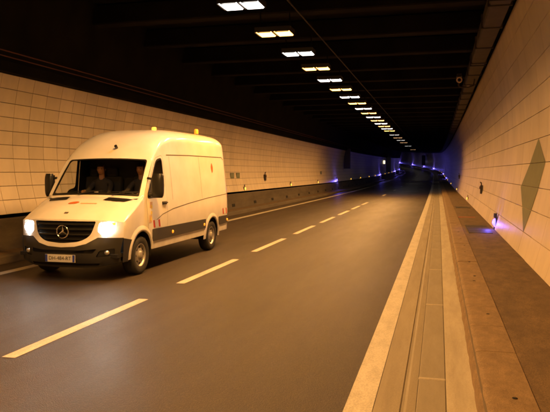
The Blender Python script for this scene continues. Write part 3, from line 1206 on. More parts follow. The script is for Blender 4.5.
# hood
NU, NV = 24, 14
us = [math.sin(math.pi / 2 * (-1 + 2 * i / NU)) for i in range(NU + 1)]
def hood_pt(u, v):
    ue = abs(u)
    zf = 1.035 - (1.035 - ZF(A_S)) * ue ** 3
    af = A0(1.04) + (A_S - A0(1.04)) * ue ** 3
    ar, zr_ = 0.985 + 0.135 * ue ** 2, 1.395 - 0.035 * ue ** 2
    a = af + (ar - af) * v
    z = zf + (zr_ - zf) * v + 0.05 * math.sin(math.pi * min(1, v * 1.0)) * (1 - ue ** 3)
    if ue > 0.999: z = ZF(a) if a < 1.12 else zr_
    zz = z if ue < 0.999 else z
    # soft shoulder line of the bonnet
    z += 0.012 * math.exp(-((ue - 0.72) / 0.08) ** 2) * math.sin(math.pi * v)
    return Vector((u * hw(a, ZF(a)), a, z))
body.grid([[hood_pt(u, j / NV) for u in us] for j in range(NV + 1)], 0, True)
# windscreen frame
def ws(u, v):
    ab, zb = 0.985 + 0.135 * u * u, 1.395 - 0.035 * u * u
    at, zt = 1.60 + 0.08 * u * u, 2.115 - 0.03 * u * u
    a, z = ab + (at - ab) * v, zb + (zt - zb) * v
    a -= 0.02 * math.sin(math.pi * v)
    return Vector((u * hw(a, z), a, z))
WSH = rnd_poly([(-0.915, 0.03), (0.915, 0.03), (0.90, 0.965), (-0.90, 0.965)], [0.03, 0.03, 0.06, 0.06])
patch([(-1, 0), (1, 0), (1, 1), (-1, 1)], [WSH], 0.08, ws, body, 0)
# roof
def roof_row(a, w):
    zt = ZT(a)
    zr_ = ROOF(a)
    row = []
    for i in range(NR + 1):
        t = -1 + 2 * i / NR
        u = math.sin(math.pi / 2 * t)
        z = zt + (zr_ - zt) * max(0.0, 1 - abs(u) ** 3.2) ** (1 / 2.0)
        row.append((u, z))
    return row
NR = 36
ROOF = smooth_tab([(1.60, 2.115), (1.72, 2.25), (1.88, 2.40), (2.1, 2.535), (2.4, 2.64), (2.8, 2.70), (3.4, 2.725), (5.4, 2.725), (5.75, 2.69), (5.90, 2.60)])
rows = []
for w in WS_:
    row = []
    for i in range(NR + 1):
        u = math.sin(math.pi / 2 * (-1 + 2 * i / NR))
        at = 1.60 + 0.08 * u * u
        a = at + (A_END - at) * w
        if w == 0:
            p = ws(u, 1.0)
        else:
            ac = 1.60 + (A_END - 1.60) * w
            ze, zc = ZT(a), ROOF(ac)
            z = ze + (zc - ze) * max(0.0, 1 - abs(u) ** 4.6) ** (1 / 2.6)
            p = Vector((u * hw(a, ZT(a)), a, z))
        row.append(p)
    rows.append(row)
body.grid(rows, 0, True)
# rear face
rr = []
zs_ = [0.5, 0.9, 1.3, 1.7, 2.0, 2.34]
for z in zs_:
    rr.append([Vector((u * hw(A_END, z), A_END + 0.015 * (1 - u * u), z)) for u in [-1, -0.6, -0.2, 0.2, 0.6, 1]])
body.grid(rr[::-1], 0, True)
last = rows[-1]
body.grid([last[::1], [Vector((p.x, A_END, 2.34)) for p in last]], 0, True)
# floor and wheel-house liners
body_o = body.build('body', M['van_white'], VAN, weld=True)
fl = MB()
fl.box((0, 3.0, 0.42), (1.86, 5.6, 0.06))
for ca in (WA, RA):
    for sx in (-1, 1):
        prof = [(ca - (ARCH + 0.0) * math.cos(R(t)), WR + 0.01 + (ARCH + 0.0) * math.sin(R(t))) for t in range(-8, 189, 14)]
        fl.grid([[Vector((sx * 0.955, a, z)), Vector((sx * 0.60, a, z))] for a, z in prof], 0, True)
        fl.face([Vector((sx * 0.60, a, z)) for a, z in prof])
fl.build('underbody', M['hole'], VAN)
# rear doors, lamps and bumper (seen only from beside)
mb = MB()
mb.box((0, A_END + 0.022, 1.35), (0.012, 0.012, 1.75))
mb.build('door_gap', M['seam'], VAN)
mb = MB()
mb.box((0, A_END + 0.02, 0.47), (1.80, 0.12, 0.16))
mb.build('rear_bumper', M['bumper'], VAN)
for sx in (-1, 1):
    mb = MB()
    mb.box((sx * 0.885, A_END + 0.0, 1.05), (0.10, 0.05, 0.50))
    mb.build('tail_light', M['red_tape'], VAN)

# front fascia: white upper frame, dark bumper, grille opening, headlights
GR = rnd_poly([(-0.575, 1.005), (-0.50, 0.76), (-0.33, 0.665), (0, 0.635), (0.33, 0.665), (0.50, 0.76), (0.575, 1.005)], [0.03, 0.10, 0.1, 0.1, 0.1, 0.10, 0.03])
HL = rnd_poly([(0.63, 0.985), (0.88, 1.055), (0.885, 0.93), (0.84, 0.80), (0.68, 0.775), (0.61, 0.83)], [0.04, 0.04, 0.06, 0.08, 0.05, 0.05])
HLm = [(-x, z) for x, z in HL][::-1]
def fas_edge(x, z):
    return fas(x, z)
xe_t = hw(A_S, 0.985)
TOP = [(x_, 1.035 - (1.035 - 0.985) * abs(x_ / xe_t) ** 3) for x_ in [xe_t * math.sin(math.pi / 2 * (1 - k / 10)) for k in range(21)]]
UPL = [(-xe_t, 0.72), (-0.62, 0.735), (-0.45, 0.635), (-0.25, 0.585), (0, 0.57), (0.25, 0.585), (0.45, 0.635), (0.62, 0.735), (xe_t, 0.72)]
mb = MB()
def trim_hl(h):
    return [(x if abs(x) < xe_t - 0.03 else math.copysign(xe_t - 0.03, x), min(z, 0.992)) for x, z in h]
HLc = trim_hl(HL)
HLmc = trim_hl(HLm)
patch(UPL + TOP, [GR, HLc, HLmc], 0.05, lambda x, z: fas(x, z), mb, 0)
mb.build('front_panel', M['van_white'], VAN)
mb = MB()
BUM = [(-0.93, 0.30), (-0.6, 0.235), (0, 0.225), (0.6, 0.235), (0.93, 0.30), (0.935, 0.50), (xe_t, 0.72)] + UPL[::-1][1:-1] + [(-xe_t, 0.72), (-0.935, 0.50)]
SLOT = rnd_poly([(-0.56, 0.475), (0.56, 0.475), (0.62, 0.55), (0.35, 0.525), (-0.35, 0.525), (-0.62, 0.55)], 0.02)
SLOT2 = rnd_poly([(-0.62, 0.262), (0.62, 0.262), (0.66, 0.305), (-0.66, 0.305)], 0.015)
FOG = rnd_poly([(0.60, 0.41), (0.86, 0.43), (0.87, 0.55), (0.66, 0.52)], 0.03)
FOGm = [(-x, z) for x, z in FOG][::-1]
patch(BUM, [SLOT, SLOT2, FOG, FOGm], 0.06, lambda x, z: fas(x, z, 0.018 if z > 0.3 else 0.0), mb, 0)
# bumper corners wrap round to the arches
for sx in (1, -1):
    cor = [(A_S - 0.02, 0.30), (0.52, 0.30), (0.575, 0.42), (0.60, 0.55), (0.63, 0.66), (A_S - 0.02, 0.715)]
    patch(cor, [], 0.07, lambda a, z: side(a, z, sx, 0.012), mb, 0, flip=(sx < 0))
mb.build('bumper', M['bumper'], VAN)
mb = MB()
patch(rnd_poly([(-0.64, 0.46), (0.64, 0.46), (0.66, 0.57), (-0.66, 0.57)], 0.02), [], 0.08, lambda x, z: fas(x, z, -0.05), mb)
mb.build('air_intake', M['hole'], VAN)
mb = MB()
patch(rnd_poly([(-0.68, 0.25), (0.68, 0.25), (0.7, 0.32), (-0.7, 0.32)], 0.02), [], 0.08, lambda x, z: fas(x, z, -0.05), mb)
mb.build('lower_intake', M['hole'], VAN)
for h in (FOG, FOGm):
    mb = MB()
    patch(h, [], 0.05, lambda x, z: fas(x, z, -0.02), mb)
    fo = mb.build('fog_recess', M['trim'], VAN)
    cx_ = sum(p[0] for p in h) / len(h)
    c = fas(cx_, 0.475, -0.01)
    m2 = MB()
    m2.lathe([(0.0, -0.02), (0.03, -0.018), (0.042, 0.0), (0.045, 0.02)], c, 'y', 16)
    m2.build('fog_lamp', M['lamp_in'], fo)
# grille: dark back, three slats, surround
mb = MB()
patch(shrink(GR, -0.01), [], 0.08, lambda x, z: fas(x, z, -0.07), mb)
gr = mb.build('grille', M['hole'], VAN)
for k, (z0, z1) in enumerate([(0.93, 0.975), (0.845, 0.89), (0.76, 0.80), (0.69, 0.715)]):
    mb = MB()
    def lim(z):
        w = [abs(p[0]) for p in GR if abs(p[1] - z) < 0.03]
        return max(w) if w else 0.5
    tab = tabf([(0.635, 0.12), (0.665, 0.33), (0.76, 0.50), (1.005, 0.572)])
    w0 = min(tab(z0), tab(z1)) - 0.004
    pr = []
    for i in range(15):
        x_ = -w0 + 2 * w0 * i / 14
        pr.append([fas(x_, z0, -0.045), fas(x_, z0 + 0.006, -0.006), fas(x_, z1 - 0.008, -0.012), fas(x_, z1, -0.05)])
    mb.grid(pr, 0, True)
    mb.build('slat', M['trim'], gr)
# round emblem with three spokes on the grille
mb = MB()
c0 = fas(0, 0.825, 0.012)
n = 28
ring = [c0 + Vector((0.108 * math.cos(2 * math.pi * k / n), 0.01 * 0, 0.108 * math.sin(2 * math.pi * k / n))) for k in range(n)]
rows = []
for k in range(n):
    t = 2 * math.pi * k / n
    d = Vector((math.cos(t), 0, math.sin(t)))
    rows.append([c0 + d * (0.108 + 0.011 * math.cos(q)) + Vector((0, 0.011 * math.sin(q), 0)) for q in [2 * math.pi * j / 6 for j in range(6)]])
rows.append(rows[0])
mb.grid(rows, 0, True, True)
for t in (90, 210, 330):
    d = Vector((math.cos(R(t)), 0, math.sin(R(t))))
    e = Vector((-d.z, 0, d.x))
    tip = c0 + d * 0.106
    mb.face([c0 + e * 0.022, tip, c0 + Vector((0, -0.014, 0))])
    mb.face([c0 - e * 0.022, c0 + Vector((0, -0.014, 0)), tip])
mb.build('emblem', M['chrome'], gr)
# headlights
def spot(parent, loc, e):
    ld = bpy.data.lights.new('beam', 'SPOT')
    ld.energy = e
    ld.color = (1.0, 0.93, 0.82)
    ld.spot_size = R(70)
    ld.spot_blend = 0.8
    ld.shadow_soft_size = 0.07
    o = bpy.data.objects.new('headlight_beam', ld)
    col.objects.link(o)
    o.parent = parent
    o.location = loc
    o.rotation_euler = (R(-86), 0, 0)
for sx, h in ((1, HLc), (-1, HLmc)):
    mb = MB()
    patch(h, [], 0.06, lambda x, z: fas(x, z, -0.055), mb)
    hb = mb.build('headlight', M['lamp_in'], VAN)
    mb = MB()
    # bowl rim
    lp = dens(h, 0.03)
    mb.grid([[fas(x, z, 0.0), fas(x, z, -0.056)] for x, z in lp + [lp[0]]], 0, True)
    mb.build('bowl', M['lamp_in'], hb)
    c = fas(sx * 0.745, 0.885, -0.01)
    mb = MB()
    mb.lathe([(0.0, -0.022), (0.055, -0.018), (0.092, 0.0), (0.10, 0.03)], c, 'y', 24)
    mb.build('main_lamp', M['headlight'], hb)
    mb = MB()
    patch(shrink(rnd_poly([(sx * 0.80, 0.965), (sx * 0.865, 0.985), (sx * 0.865, 0.935), (sx * 0.82, 0.93)], 0.01), 0.0), [], 0.04, lambda x, z: fas(x, z, -0.004), mb)
    mb.build('indicator', M['amber'], hb)
    mb = MB()
    mb.box(fas(sx * 0.70, 0.795, 0.002), (0.11, 0.02, 0.016))
    mb.build('light_strip', M['headlight'], hb)
    mb = MB()
    patch(h, [], 0.06, lambda x, z: fas(x, z, 0.006), mb)
    mb.build('lens', M['glass'], hb)
    spot(hb, c + Vector((0, -0.06, 0)), 70)
# number plate
pc = fas(0.0, 0.388, 0.03)
mb = MB()
mb.box(pc, (0.56, 0.012, 0.125))
npl = mb.build('number_plate', M['plate_white'], VAN)
for sx in (-1, 1):
    mb = MB()
    mb.box(pc + Vector((sx * 0.257, -0.0075, 0)), (0.042, 0.003, 0.118))
    mb.build('blue_band', M['blue_band'], npl)
def lettering(body, size, mat, parent, loc, rot, name='lettering'):
    cu = bpy.data.curves.new(name, 'FONT')
    cu.body = body
    cu.size = size
    cu.align_x = 'CENTER'
    cu.align_y = 'CENTER'
    cu.extrude = 0.001
    tmp = bpy.data.objects.new(name + '_curve', cu)
    col.objects.link(tmp)
    dg = bpy.context.evaluated_depsgraph_get()
    me = bpy.data.meshes.new_from_object(tmp.evaluated_get(dg))
    bpy.data.objects.remove(tmp)
    bpy.data.curves.remove(cu)
    me.name = name
    me.materials.clear()
    me.materials.append(mat)
    o = bpy.data.objects.new(name, me)
    col.objects.link(o)
    o.parent = parent
    o.location = loc
    o.rotation_euler = rot
    return o
lettering('DH-484-RT', 0.088, M['trim'], npl, pc + Vector((0, -0.009, 0)), (R(90), 0, 0))

# glazing
mb = MB()
patch(shrink(WSH, 0.0), [], 0.12, lambda u, v: ws(u, v) + Vector((0, 0.004, -0.003)), mb)
wsg = mb.build('windscreen', M['glass'], VAN)
mb = MB()
FR = rnd_poly([(-0.895, 0.085), (0.895, 0.085), (0.885, 0.93), (-0.885, 0.93)], [0.05, 0.05, 0.08, 0.08])
patch(WSH, [FR], 0.07, lambda u, v: ws(u, v) + Vector((0, -0.002, 0.0015)), mb)
mb.build('seal', M['trim'], wsg)
for k, x0 in enumerate((-0.28, 0.42)):      # wipers
    mb = MB()
    mb.tube([ws(x0, 0.03) + Vector((0, -0.02, 0.01)), ws(x0 + 0.22, 0.09) + Vector((0, -0.025, 0.015)), ws(x0 + 0.48, 0.12) + Vector((0, -0.02, 0.012))], 0.011, 6)
    mb.tube([ws(x0 - 0.12, 0.10) + Vector((0, -0.012, 0.008)), ws(x0 + 0.5, 0.135) + Vector((0, -0.012, 0.008))], 0.007, 5)
    mb.build('wiper', M['trim'], VAN)
for sx in (1, -1):                          # bonnet air vents by the windscreen
    mb = MB()
    pts = rnd_poly([(sx * 0.36, 0.73), (sx * 0.75, 0.69), (sx * 0.86, 0.88), (sx * 0.40, 0.93)], 0.03)
    def hp(u, v):
        p = hood_pt(u, v)
        return p + Vector((0, -0.002, 0.006))
    patch(pts, [], 0.05, hp, mb, flip=(sx < 0))
    mb.build('bonnet_vent', M['trim'], VAN)

# doors (driver's side is the one seen)
for sx in (1, -1):
    mb = MB()
    patch(shrink(DOOR, door_gap), [WIN], 0.07, lambda a, z: side(a, z, sx, 0.001), mb, 0, flip=(sx < 0))
    dr = mb.build('door', M['van_white'], VAN)
    mb = MB()
    gp = dens(DOOR, 0.04)
    inn = shrink(gp, 0.012)
    mb.grid([[side(p[0], p[1], sx, -0.012), side(q[0], q[1], sx, -0.012)] for p, q in zip(gp + gp[:1], inn + inn[:1])], 0, True)
    mb.build('door_seal', M['trim'], dr)
    mb = MB()
    patch(WIN, [], 0.10, lambda a, z: side(a, z, sx, -0.006), mb, 0, flip=(sx < 0))
    dw = mb.build('window', M['glass'], dr)
    mb = MB()
    patch(shrink(WIN, -0.012), [shrink(WIN, 0.022)], 0.05, lambda a, z: side(a, z, sx, 0.004), mb, 0, flip=(sx < 0))
    mb.build('frame', M['trim'], dw)
    mb = MB()
    c = side(2.0, 1.235, sx, 0.0)
    mb.box(c + Vector((sx * 0.006, 0, 0)), (0.012, 0.20, 0.06))
    mb.tube([c + Vector((sx * 0.01, -0.10, 0.004)), c + Vector((sx * 0.04, -0.07, 0.006)), c + Vector((sx * 0.042, 0.06, 0.006)), c + Vector((sx * 0.01, 0.10, 0.004))], 0.014, 8)
    mb.build('handle', M['trim'], dr)
    # mirror
    mb = MB()
    mw = 0.115 if sx > 0 else 0.085
    mc = side(1.34, 1.58, sx, 0.20 if sx > 0 else 0.13)
    rows = []
    for k in range(13):
        t = k / 12
        z = 1.36 + 0.44 * t
        w = mw * (1 - abs(2 * t - 1) ** 5 * 0.28)
        d = 0.075 * (1 - abs(2 * t - 1) ** 4 * 0.35)
        rows.append([Vector((mc.x + w * math.copysign(abs(math.cos(q)) ** 0.6, math.cos(q)), mc.y + d * math.copysign(abs(math.sin(q)) ** 0.75, math.sin(q)), z)) for q in [2 * math.pi * j / 16 for j in range(16)]])
    mb.grid(rows, 0, True, True)
    mb.face(rows[0][::-1])
    mb.face(rows[-1])
    mb.tube([side(1.36, 1.40, sx, -0.01), side(1.36, 1.41, sx, 0.10)], 0.035, 8)
    mb.tube([side(1.36, 1.72, sx, 0.0), side(1.36, 1.70, sx, 0.10)], 0.022, 8)
    mir = mb.build('mirror', M['trim'], VAN)
    mb = MB()
    mb.box((mc.x, mc.y + 0.077, 1.60), (mw * 1.5, 0.006, 0.34))
    mb.build('mirror_glass', M['chrome'], mir)

# mouldings, crease and rail shade as dark strips, gaps and roof ribs on both flanks
for sx in (1, -1):
    mb = MB()
    MO = [(WA + ARCH + 0.03, 0.545), (RA - ARCH - 0.02, 0.555), (RA - ARCH - 0.02, 0.765), (WA + ARCH + 0.015, 0.775)]
    patch(rnd_poly(MO, 0.03), [], 0.12, lambda a, z: side(a, z, sx, 0.016), mb, 0, flip=(sx < 0))
    mo = rnd_poly(MO, 0.03)
    mb.grid([[side(a, z, sx, 0.016), side(a, z, sx, 0.0)] for a, z in dens(mo, 0.1) + mo[:1]], 0, False)
    MO2 = rnd_poly([(RA + ARCH + 0.03, 0.56), (5.85, 0.57), (5.86, 0.76), (RA + ARCH + 0.015, 0.76)], 0.03)
    patch(MO2, [], 0.12, lambda a, z: side(a, z, sx, 0.016), mb, 0, flip=(sx < 0))
    mb.grid([[side(a, z, sx, 0.016), side(a, z, sx, 0.0)] for a, z in dens(MO2, 0.1) + MO2[:1]], 0, False)
    mo_o = mb.build('side_moulding', M['moulding'], VAN)
    for a in (2.35, 4.12, 5.72):
        m2 = MB()
        m2.lathe([(0.0, sx * 0.02), (0.028, sx * 0.016), (0.034, 0.0)], side(a, 0.645, sx, 0.016), 'x', 16)
        m2.build('marker_lamp', M['amber'], mo_o)
    side_strip('crease_shade', [(1.62, 0.93), (1.9, 1.02), (2.4, 1.10), (3.2, 1.165), (4.4, 1.235), (5.84, 1.29)], 0.014, M['seam'], sx)  # flat dark strip; shade of the body fold is put into its colour
    side_strip('rail_shade', [(2.30, 2.165), (3.5, 2.185), (5.62, 2.185), (5.72, 2.13)], 0.020, M['seam'], sx)  # thin dark strip; shade in the recessed rail is painted on
    side_strip('panel_seam', [(2.42, 1.28), (2.42, 2.14)], 0.007, M['seam'], sx)
    side_strip('panel_seam', [(4.05, 1.24), (4.05, 2.17)], 0.007, M['seam'], sx)
    side_strip('panel_seam', [(5.74, 0.62), (5.76, 1.4), (5.74, 2.12)], 0.007, M['seam'], sx)
    # wheel-arch lips
    for ca in (WA, RA):
        m2 = MB()
        rows = []
        for t in range(-6 if ca == RA else 8, 187, 8):
            r0 = []
            for rad, off in ((ARCH - 0.012, 0.0), (ARCH - 0.01, 0.022), (ARCH + 0.03, 0.026), (ARCH + 0.075, 0.006), (ARCH + 0.09, 0.0)):
                a = ca + rad * math.cos(R(t))
                z = WR + 0.01 + rad * math.sin(R(t))
                a = max(a, A_S + 0.05)
                r0.append(side(a, z, sx, off))
            rows.append(r0)
        m2.grid(rows if sx > 0 else rows[::-1], 0, True)
        m2.build('arch_lip', M['van_white'], VAN)
    # red and white hazard stripes
    for a0_, z0_, n_ in ((1.50, 0.795, 2), (5.44, 0.80, 2)):
        mb = MB()
        for k in range(5):
            q = [(a0_ + 0.075 * k, z0_), (a0_ + 0.075 * k + 0.073, z0_), (a0_ + 0.075 * k + 0.04, z0_ + 0.14), (a0_ + 0.075 * k - 0.033, z0_ + 0.14)]
            mb.face([side(a, z, sx, 0.004) for a, z in (q if sx > 0 else q[::-1])], 0 if k % 3 == 0 else 1)
        mb.build('hazard_stripes', [M['red_tape'], M['white_tape']], VAN)
    # yellow vertical strip with dark-yellow marks on the door
    mb = MB()
    q = [(1.30, 0.90), (1.42, 0.90), (1.47, 1.28), (1.36, 1.28)]
    mb.face([side(a, z, sx, 0.005) for a, z in (q if sx > 0 else q[::-1])], 0)
    mb.build('yellow_strip', M['faint_print'], VAN)
    mb = MB()
    for k in range(3):
        a, z = 1.375 + 0.02 * k, 0.97 + 0.11 * k
        q = [(a - 0.03, z - 0.03), (a + 0.03, z - 0.03), (a + 0.035, z + 0.03), (a - 0.02, z + 0.03)]
        mb.face([side(p, r_, sx, 0.008) for p, r_ in (q if sx > 0 else q[::-1])], 0)
    mb.build('yellow_mark', M['yellow_tape'], VAN)
    # orange drop mark on the cargo side
    mb = MB()
    drop = rnd_poly([(4.78, 1.94), (4.83, 1.80), (4.90, 1.84), (4.93, 1.95), (4.86, 2.06)], 0.05)
    patch(drop, [], 0.05, lambda a, z: side(a, z, sx, 0.004), mb, 0, flip=(sx < 0))
    mb.build('orange_mark', M['orange_print'], VAN)
# bonnet print
mb = MB()
patch(rnd_poly([(-0.22, 0.50), (-0.05, 0.52), (0.00, 0.60), (-0.10, 0.63), (-0.2, 0.58)], 0.05), [], 0.04, lambda u, v: hood_pt(u, v) + Vector((0, -0.002, 0.005)), mb)
mb.build('orange_mark', M['orange_print'], VAN)
mb = MB()
patch(rnd_poly([(0.03, 0.52), (0.34, 0.535), (0.34, 0.565), (0.03, 0.56)], 0.01), [], 0.05, lambda u, v: hood_pt(u, v) + Vector((0, -0.002, 0.005)), mb)
mb.build('faint_lettering', M['faint_print'], VAN)
mb = MB()
patch(rnd_poly([(-0.10, 0.16), (-0.02, 0.16), (-0.02, 0.21), (-0.10, 0.21)], 0.01), [], 0.05, lambda u, v: hood_pt(u, v) + Vector((0, -0.002, 0.006)), mb)
mb.build('badge', M['seam'], VAN)
# small dark roof lamp on the forehead
mb = MB()
def roof_z(a): return ROOF(a)
mb.tube([(0.12, 1.76, 2.29), (0.12, 1.70, 2.33)], [0.022, 0.03], 10)
mb.build('forehead_lamp', M['trim'], VAN)

# wheels
def make_wheel(sx):
    w = empty('wheel')
    w.parent = VAN
    mb = MB()
    t = 0.11
    prof = [(0.205, -t * 0.9), (0.235, -t), (0.30, -t * 1.05), (0.332, -t * 0.92), (0.345, -t * 0.6), (0.345, t * 0.6), (0.332, t * 0.92), (0.30, t * 1.05), (0.235, t), (0.205, t * 0.9)]
    mb.lathe([(r, sx * o) for r, o in prof], (0, 0, 0), 'x', 40)
    mb.build('tyre', M['rubber'], w)
    mb = MB()
    prof = [(0.212, 0.098), (0.200, 0.105), (0.188, 0.085), (0.178, 0.05), (0.165, 0.045), (0.15, 0.075), (0.11, 0.088), (0.075, 0.08), (0.07, 0.105), (0.04, 0.115), (0.0, 0.115)]
    mb.lathe([(r, sx * o) for r, o in prof], (0, 0, 0), 'x', 40)
    mb.lathe([(0.21, -sx * 0.09), (0.17, -sx * 0.02), (0.0, -sx * 0.02)], (0, 0, 0), 'x', 28)
    mb.build('rim', M['rim'], w)
    for k in range(8):
        q = 2 * math.pi * k / 8
        c = Vector((sx * 0.082, 0.137 * math.cos(q), 0.137 * math.sin(q)))
        m2 = MB()
        m2.lathe([(0.0, sx * 0.0), (0.021, sx * 0.0), (0.022, -sx * 0.03)], c, 'x', 10)
        m2.build('rim_hole', M['hole'], w)
    return w
for sx in (1, -1):
    w = make_wheel(sx)
    w.location = (sx * 0.865, WA, WR)
    c = copy_tree(w, VAN)
    c.location = (sx * 0.865, RA, WR)

# amber roof beacons
def make_beacon(lit):
    b = empty('roof_beacon')
    b.parent = VAN
    mb = MB()
    mb.lathe([(0.0, 0.05), (0.085, 0.05), (0.095, 0.03), (0.10, -0.06)], (0, 0, 0), 'z', 22)
    mb.build('base', M['trim'], b)
    mb = MB()
    mb.lathe([(0.08, 0.05), (0.082, 0.12), (0.076, 0.18), (0.055, 0.205), (0.0, 0.212)], (0, 0, 0), 'z', 22)
    mb.build('dome', M['beacon_on'] if lit else M['amber'], b)
    return b
b1 = make_beacon(True)
b1.location = (0.34, 2.95, 2.665)
b1.scale = (0.62, 0.62, 0.5)
b2 = make_beacon(False)
b2.location = (0.42, 5.15, 2.71)
b2.scale = (0.62, 0.62, 0.75)

# cab interior
mb = MB()
mb.box((0, 2.42, 1.36), (1.70, 0.04, 1.56))
mb.box((0, 1.75, 0.62), (1.80, 1.35, 0.05))
mb.build('cab_bulkhead', M['seat'], VAN)
mb = MB()
rows = []
for a, z in ((1.00, 1.345), (1.14, 1.365), (1.34, 1.35), (1.42, 1.30), (1.43, 1.10), (1.36, 0.90), (1.34, 0.65)):
    rows.append([Vector((u * 0.90, a, z + 0.03 * math.exp(-((u - 0.45) / 0.25) ** 2) * (z > 1.2))) for u in [-1 + k / 10 for k in range(21)]])
mb.grid(rows, 0, True)
mb.build('dashboard', M['dash'], VAN)
for x0, w in ((0.46, 0.50), (-0.28, 0.46), (-0.68, 0.34)):
    mb = MB()
    def slab(c, s, rx):
        me_rot = Matrix.Rotation(R(rx), 3, 'X')
        mb.box(c, s, 0, me_rot)
    slab((x0, 1.98, 1.02), (w, 0.50, 0.16), 4)
    slab((x0, 2.25, 1.40), (w, 0.14, 0.68), -10)
    slab((x0, 2.32, 1.83), (w * 0.5, 0.10, 0.18), -8)
    mb.box((x0, 2.0, 0.78), (w * 0.8, 0.4, 0.34))
    so = mb.build('seat', M['seat'], VAN)
    bv = so.modifiers.new('bevel', 'BEVEL')
    bv.width = 0.04
    bv.segments = 3
mb = MB()
swc = Vector((0.46, 1.56, 1.33))
rot = Matrix.Rotation(R(-38), 3, 'X')
rows = []
n = 28
for k in range(n + 1):
    t = 2 * math.pi * k / n
    d = Vector((math.cos(t), math.sin(t), 0))
    rows.append([swc + rot @ (d * (0.205 + 0.016 * math.cos(q)) + Vector((0, 0, 0.016 * math.sin(q)))) for q in [2 * math.pi * j / 8 for j in range(8)]])
mb.grid(rows, 0, True, True)
for t in (0, 180, 270):
    d = Vector((math.cos(R(t)), math.sin(R(t)), 0))
    mb.tube([swc + rot @ (d * 0.03), swc + rot @ (d * 0.2)], 0.018, 6)
mb.tube([swc, swc + rot @ Vector((0, 0, -0.25))], 0.04, 8)
mb.build('steering_wheel', M['dash'], VAN)
# papers and a cup on the dashboard are things of their own
pp = empty('paper_sheet', VAN.location + Vector((0.02, 1.12, 1.375)), R(12), 'sheet of paper lying on the van dashboard behind the windscreen', 'paper')
mb = MB()
mb.grid([[Vector((x_, y_, 0.006 + 0.02 * math.sin(8 * x_) ** 2)) for x_ in (-0.15, -0.08, 0, 0.08, 0.15)] for y_ in (-0.1, 0, 0.1)], 0, True)
so = mb.build('sheet', M['paper'], pp)
so.modifiers.new('thick', 'SOLIDIFY').thickness = 0.003
cp = empty('paper_cup', VAN.location + Vector((-0.05, 1.26, 1.37)), 0, 'pale cup standing on the middle of the van dashboard', 'cup')
mb = MB()
mb.lathe([(0.0, 0.0), (0.03, 0.0), (0.042, 0.11), (0.044, 0.115), (0.040, 0.115), (0.029, 0.01), (0.0, 0.01)], (0, 0, 0), 'z', 18)
mb.build('cup', M['cup'], cp)

# ------------------------------------------------------------------ driver and passenger
M['skin'] = plain('skin', (0.55, 0.30, 0.20), 0.5)
M['hair'] = plain('dark_hair', (0.02, 0.015, 0.012), 0.6)
M['jacket'] = plain('dark_jacket', (0.06, 0.055, 0.06), 0.85)
M['orange_vest'] = plain('orange_vest', (0.42, 0.10, 0.03), 0.8)
M['eye'] = plain('eye', (0.03, 0.025, 0.02), 0.2)
def skin_mesh(name, verts, edges, radii, root, mat, parent, levels=1):
    me = bpy.data.meshes.new(name)
    me.from_pydata(verts, edges, [])
    o = bpy.data.objects.new(name, me)
    col.objects.link(o)
    sk = o.modifiers.new('skin', 'SKIN')
    sk.use_smooth_shade = True
    sv = me.skin_vertices[0].data if me.skin_vertices else None
    if sv is None:
        bm = bmesh.new(); bm.from_mesh(me); bm.verts.layers.skin.verify(); bm.to_mesh(me); bm.free()
        sv = me.skin_vertices[0].data
    for i, r in enumerate(radii):
        sv[i].radius = r if isinstance(r, tuple) else (r, r)
        sv[i].use_root = (i == root)
    ss = o.modifiers.new('sub', 'SUBSURF')
    ss.levels = levels
    ss.render_levels = levels
    dg = bpy.context.evaluated_depsgraph_get()
    nm = bpy.data.meshes.new_from_object(o.evaluated_get(dg))
    bpy.data.objects.remove(o)
    nm.name = name
    nm.materials.clear()
    nm.materials.append(mat)
    for p in nm.polygons: p.use_smooth = True
    q = bpy.data.objects.new(name, nm)
    col.objects.link(q)
    q.parent = parent
    return q
def hand(wrist, d, up, mirror, parent):
    """palm with five curled fingers; d = forearm direction, up = back of the hand"""
    wrist, d, up = Vector(wrist), Vector(d).normalized(), Vector(up).normalized()
    sd = d.cross(up).normalized() * (1 if mirror else -1)
    up = sd.cross(d).normalized() * (1 if mirror else -1)
    v, e, r = [wrist, wrist + d * 0.05, wrist + d * 0.085], [(0, 1), (1, 2)], [(0.028, 0.02), (0.04, 0.016), (0.04, 0.015)]
    for k in range(4):
        b = wrist + d * 0.085 + sd * (0.03 - 0.02 * k)
        ln = (0.034, 0.040, 0.037, 0.028)[k]
        i = len(v)
        v += [b, b + d * ln * 0.8 - up * ln * 0.25, b + d * ln * 1.2 - up * ln * 0.95, b + d * ln * 0.9 - up * ln * 1.6]
        e += [(2, i), (i, i + 1), (i + 1, i + 2), (i + 2, i + 3)]
        r += [0.0095, 0.009, 0.0085, 0.007]
    i = len(v)
    b = wrist + d * 0.03 + sd * 0.03
    v += [b, b + d * 0.03 + sd * 0.02 - up * 0.012, b + d * 0.055 + sd * 0.012 - up * 0.03]
    e += [(1, i), (i, i + 1), (i + 1, i + 2)]
    r += [0.013, 0.011, 0.008]
    return skin_mesh('hand', v, e, r, 0, M['skin'], parent, 1)
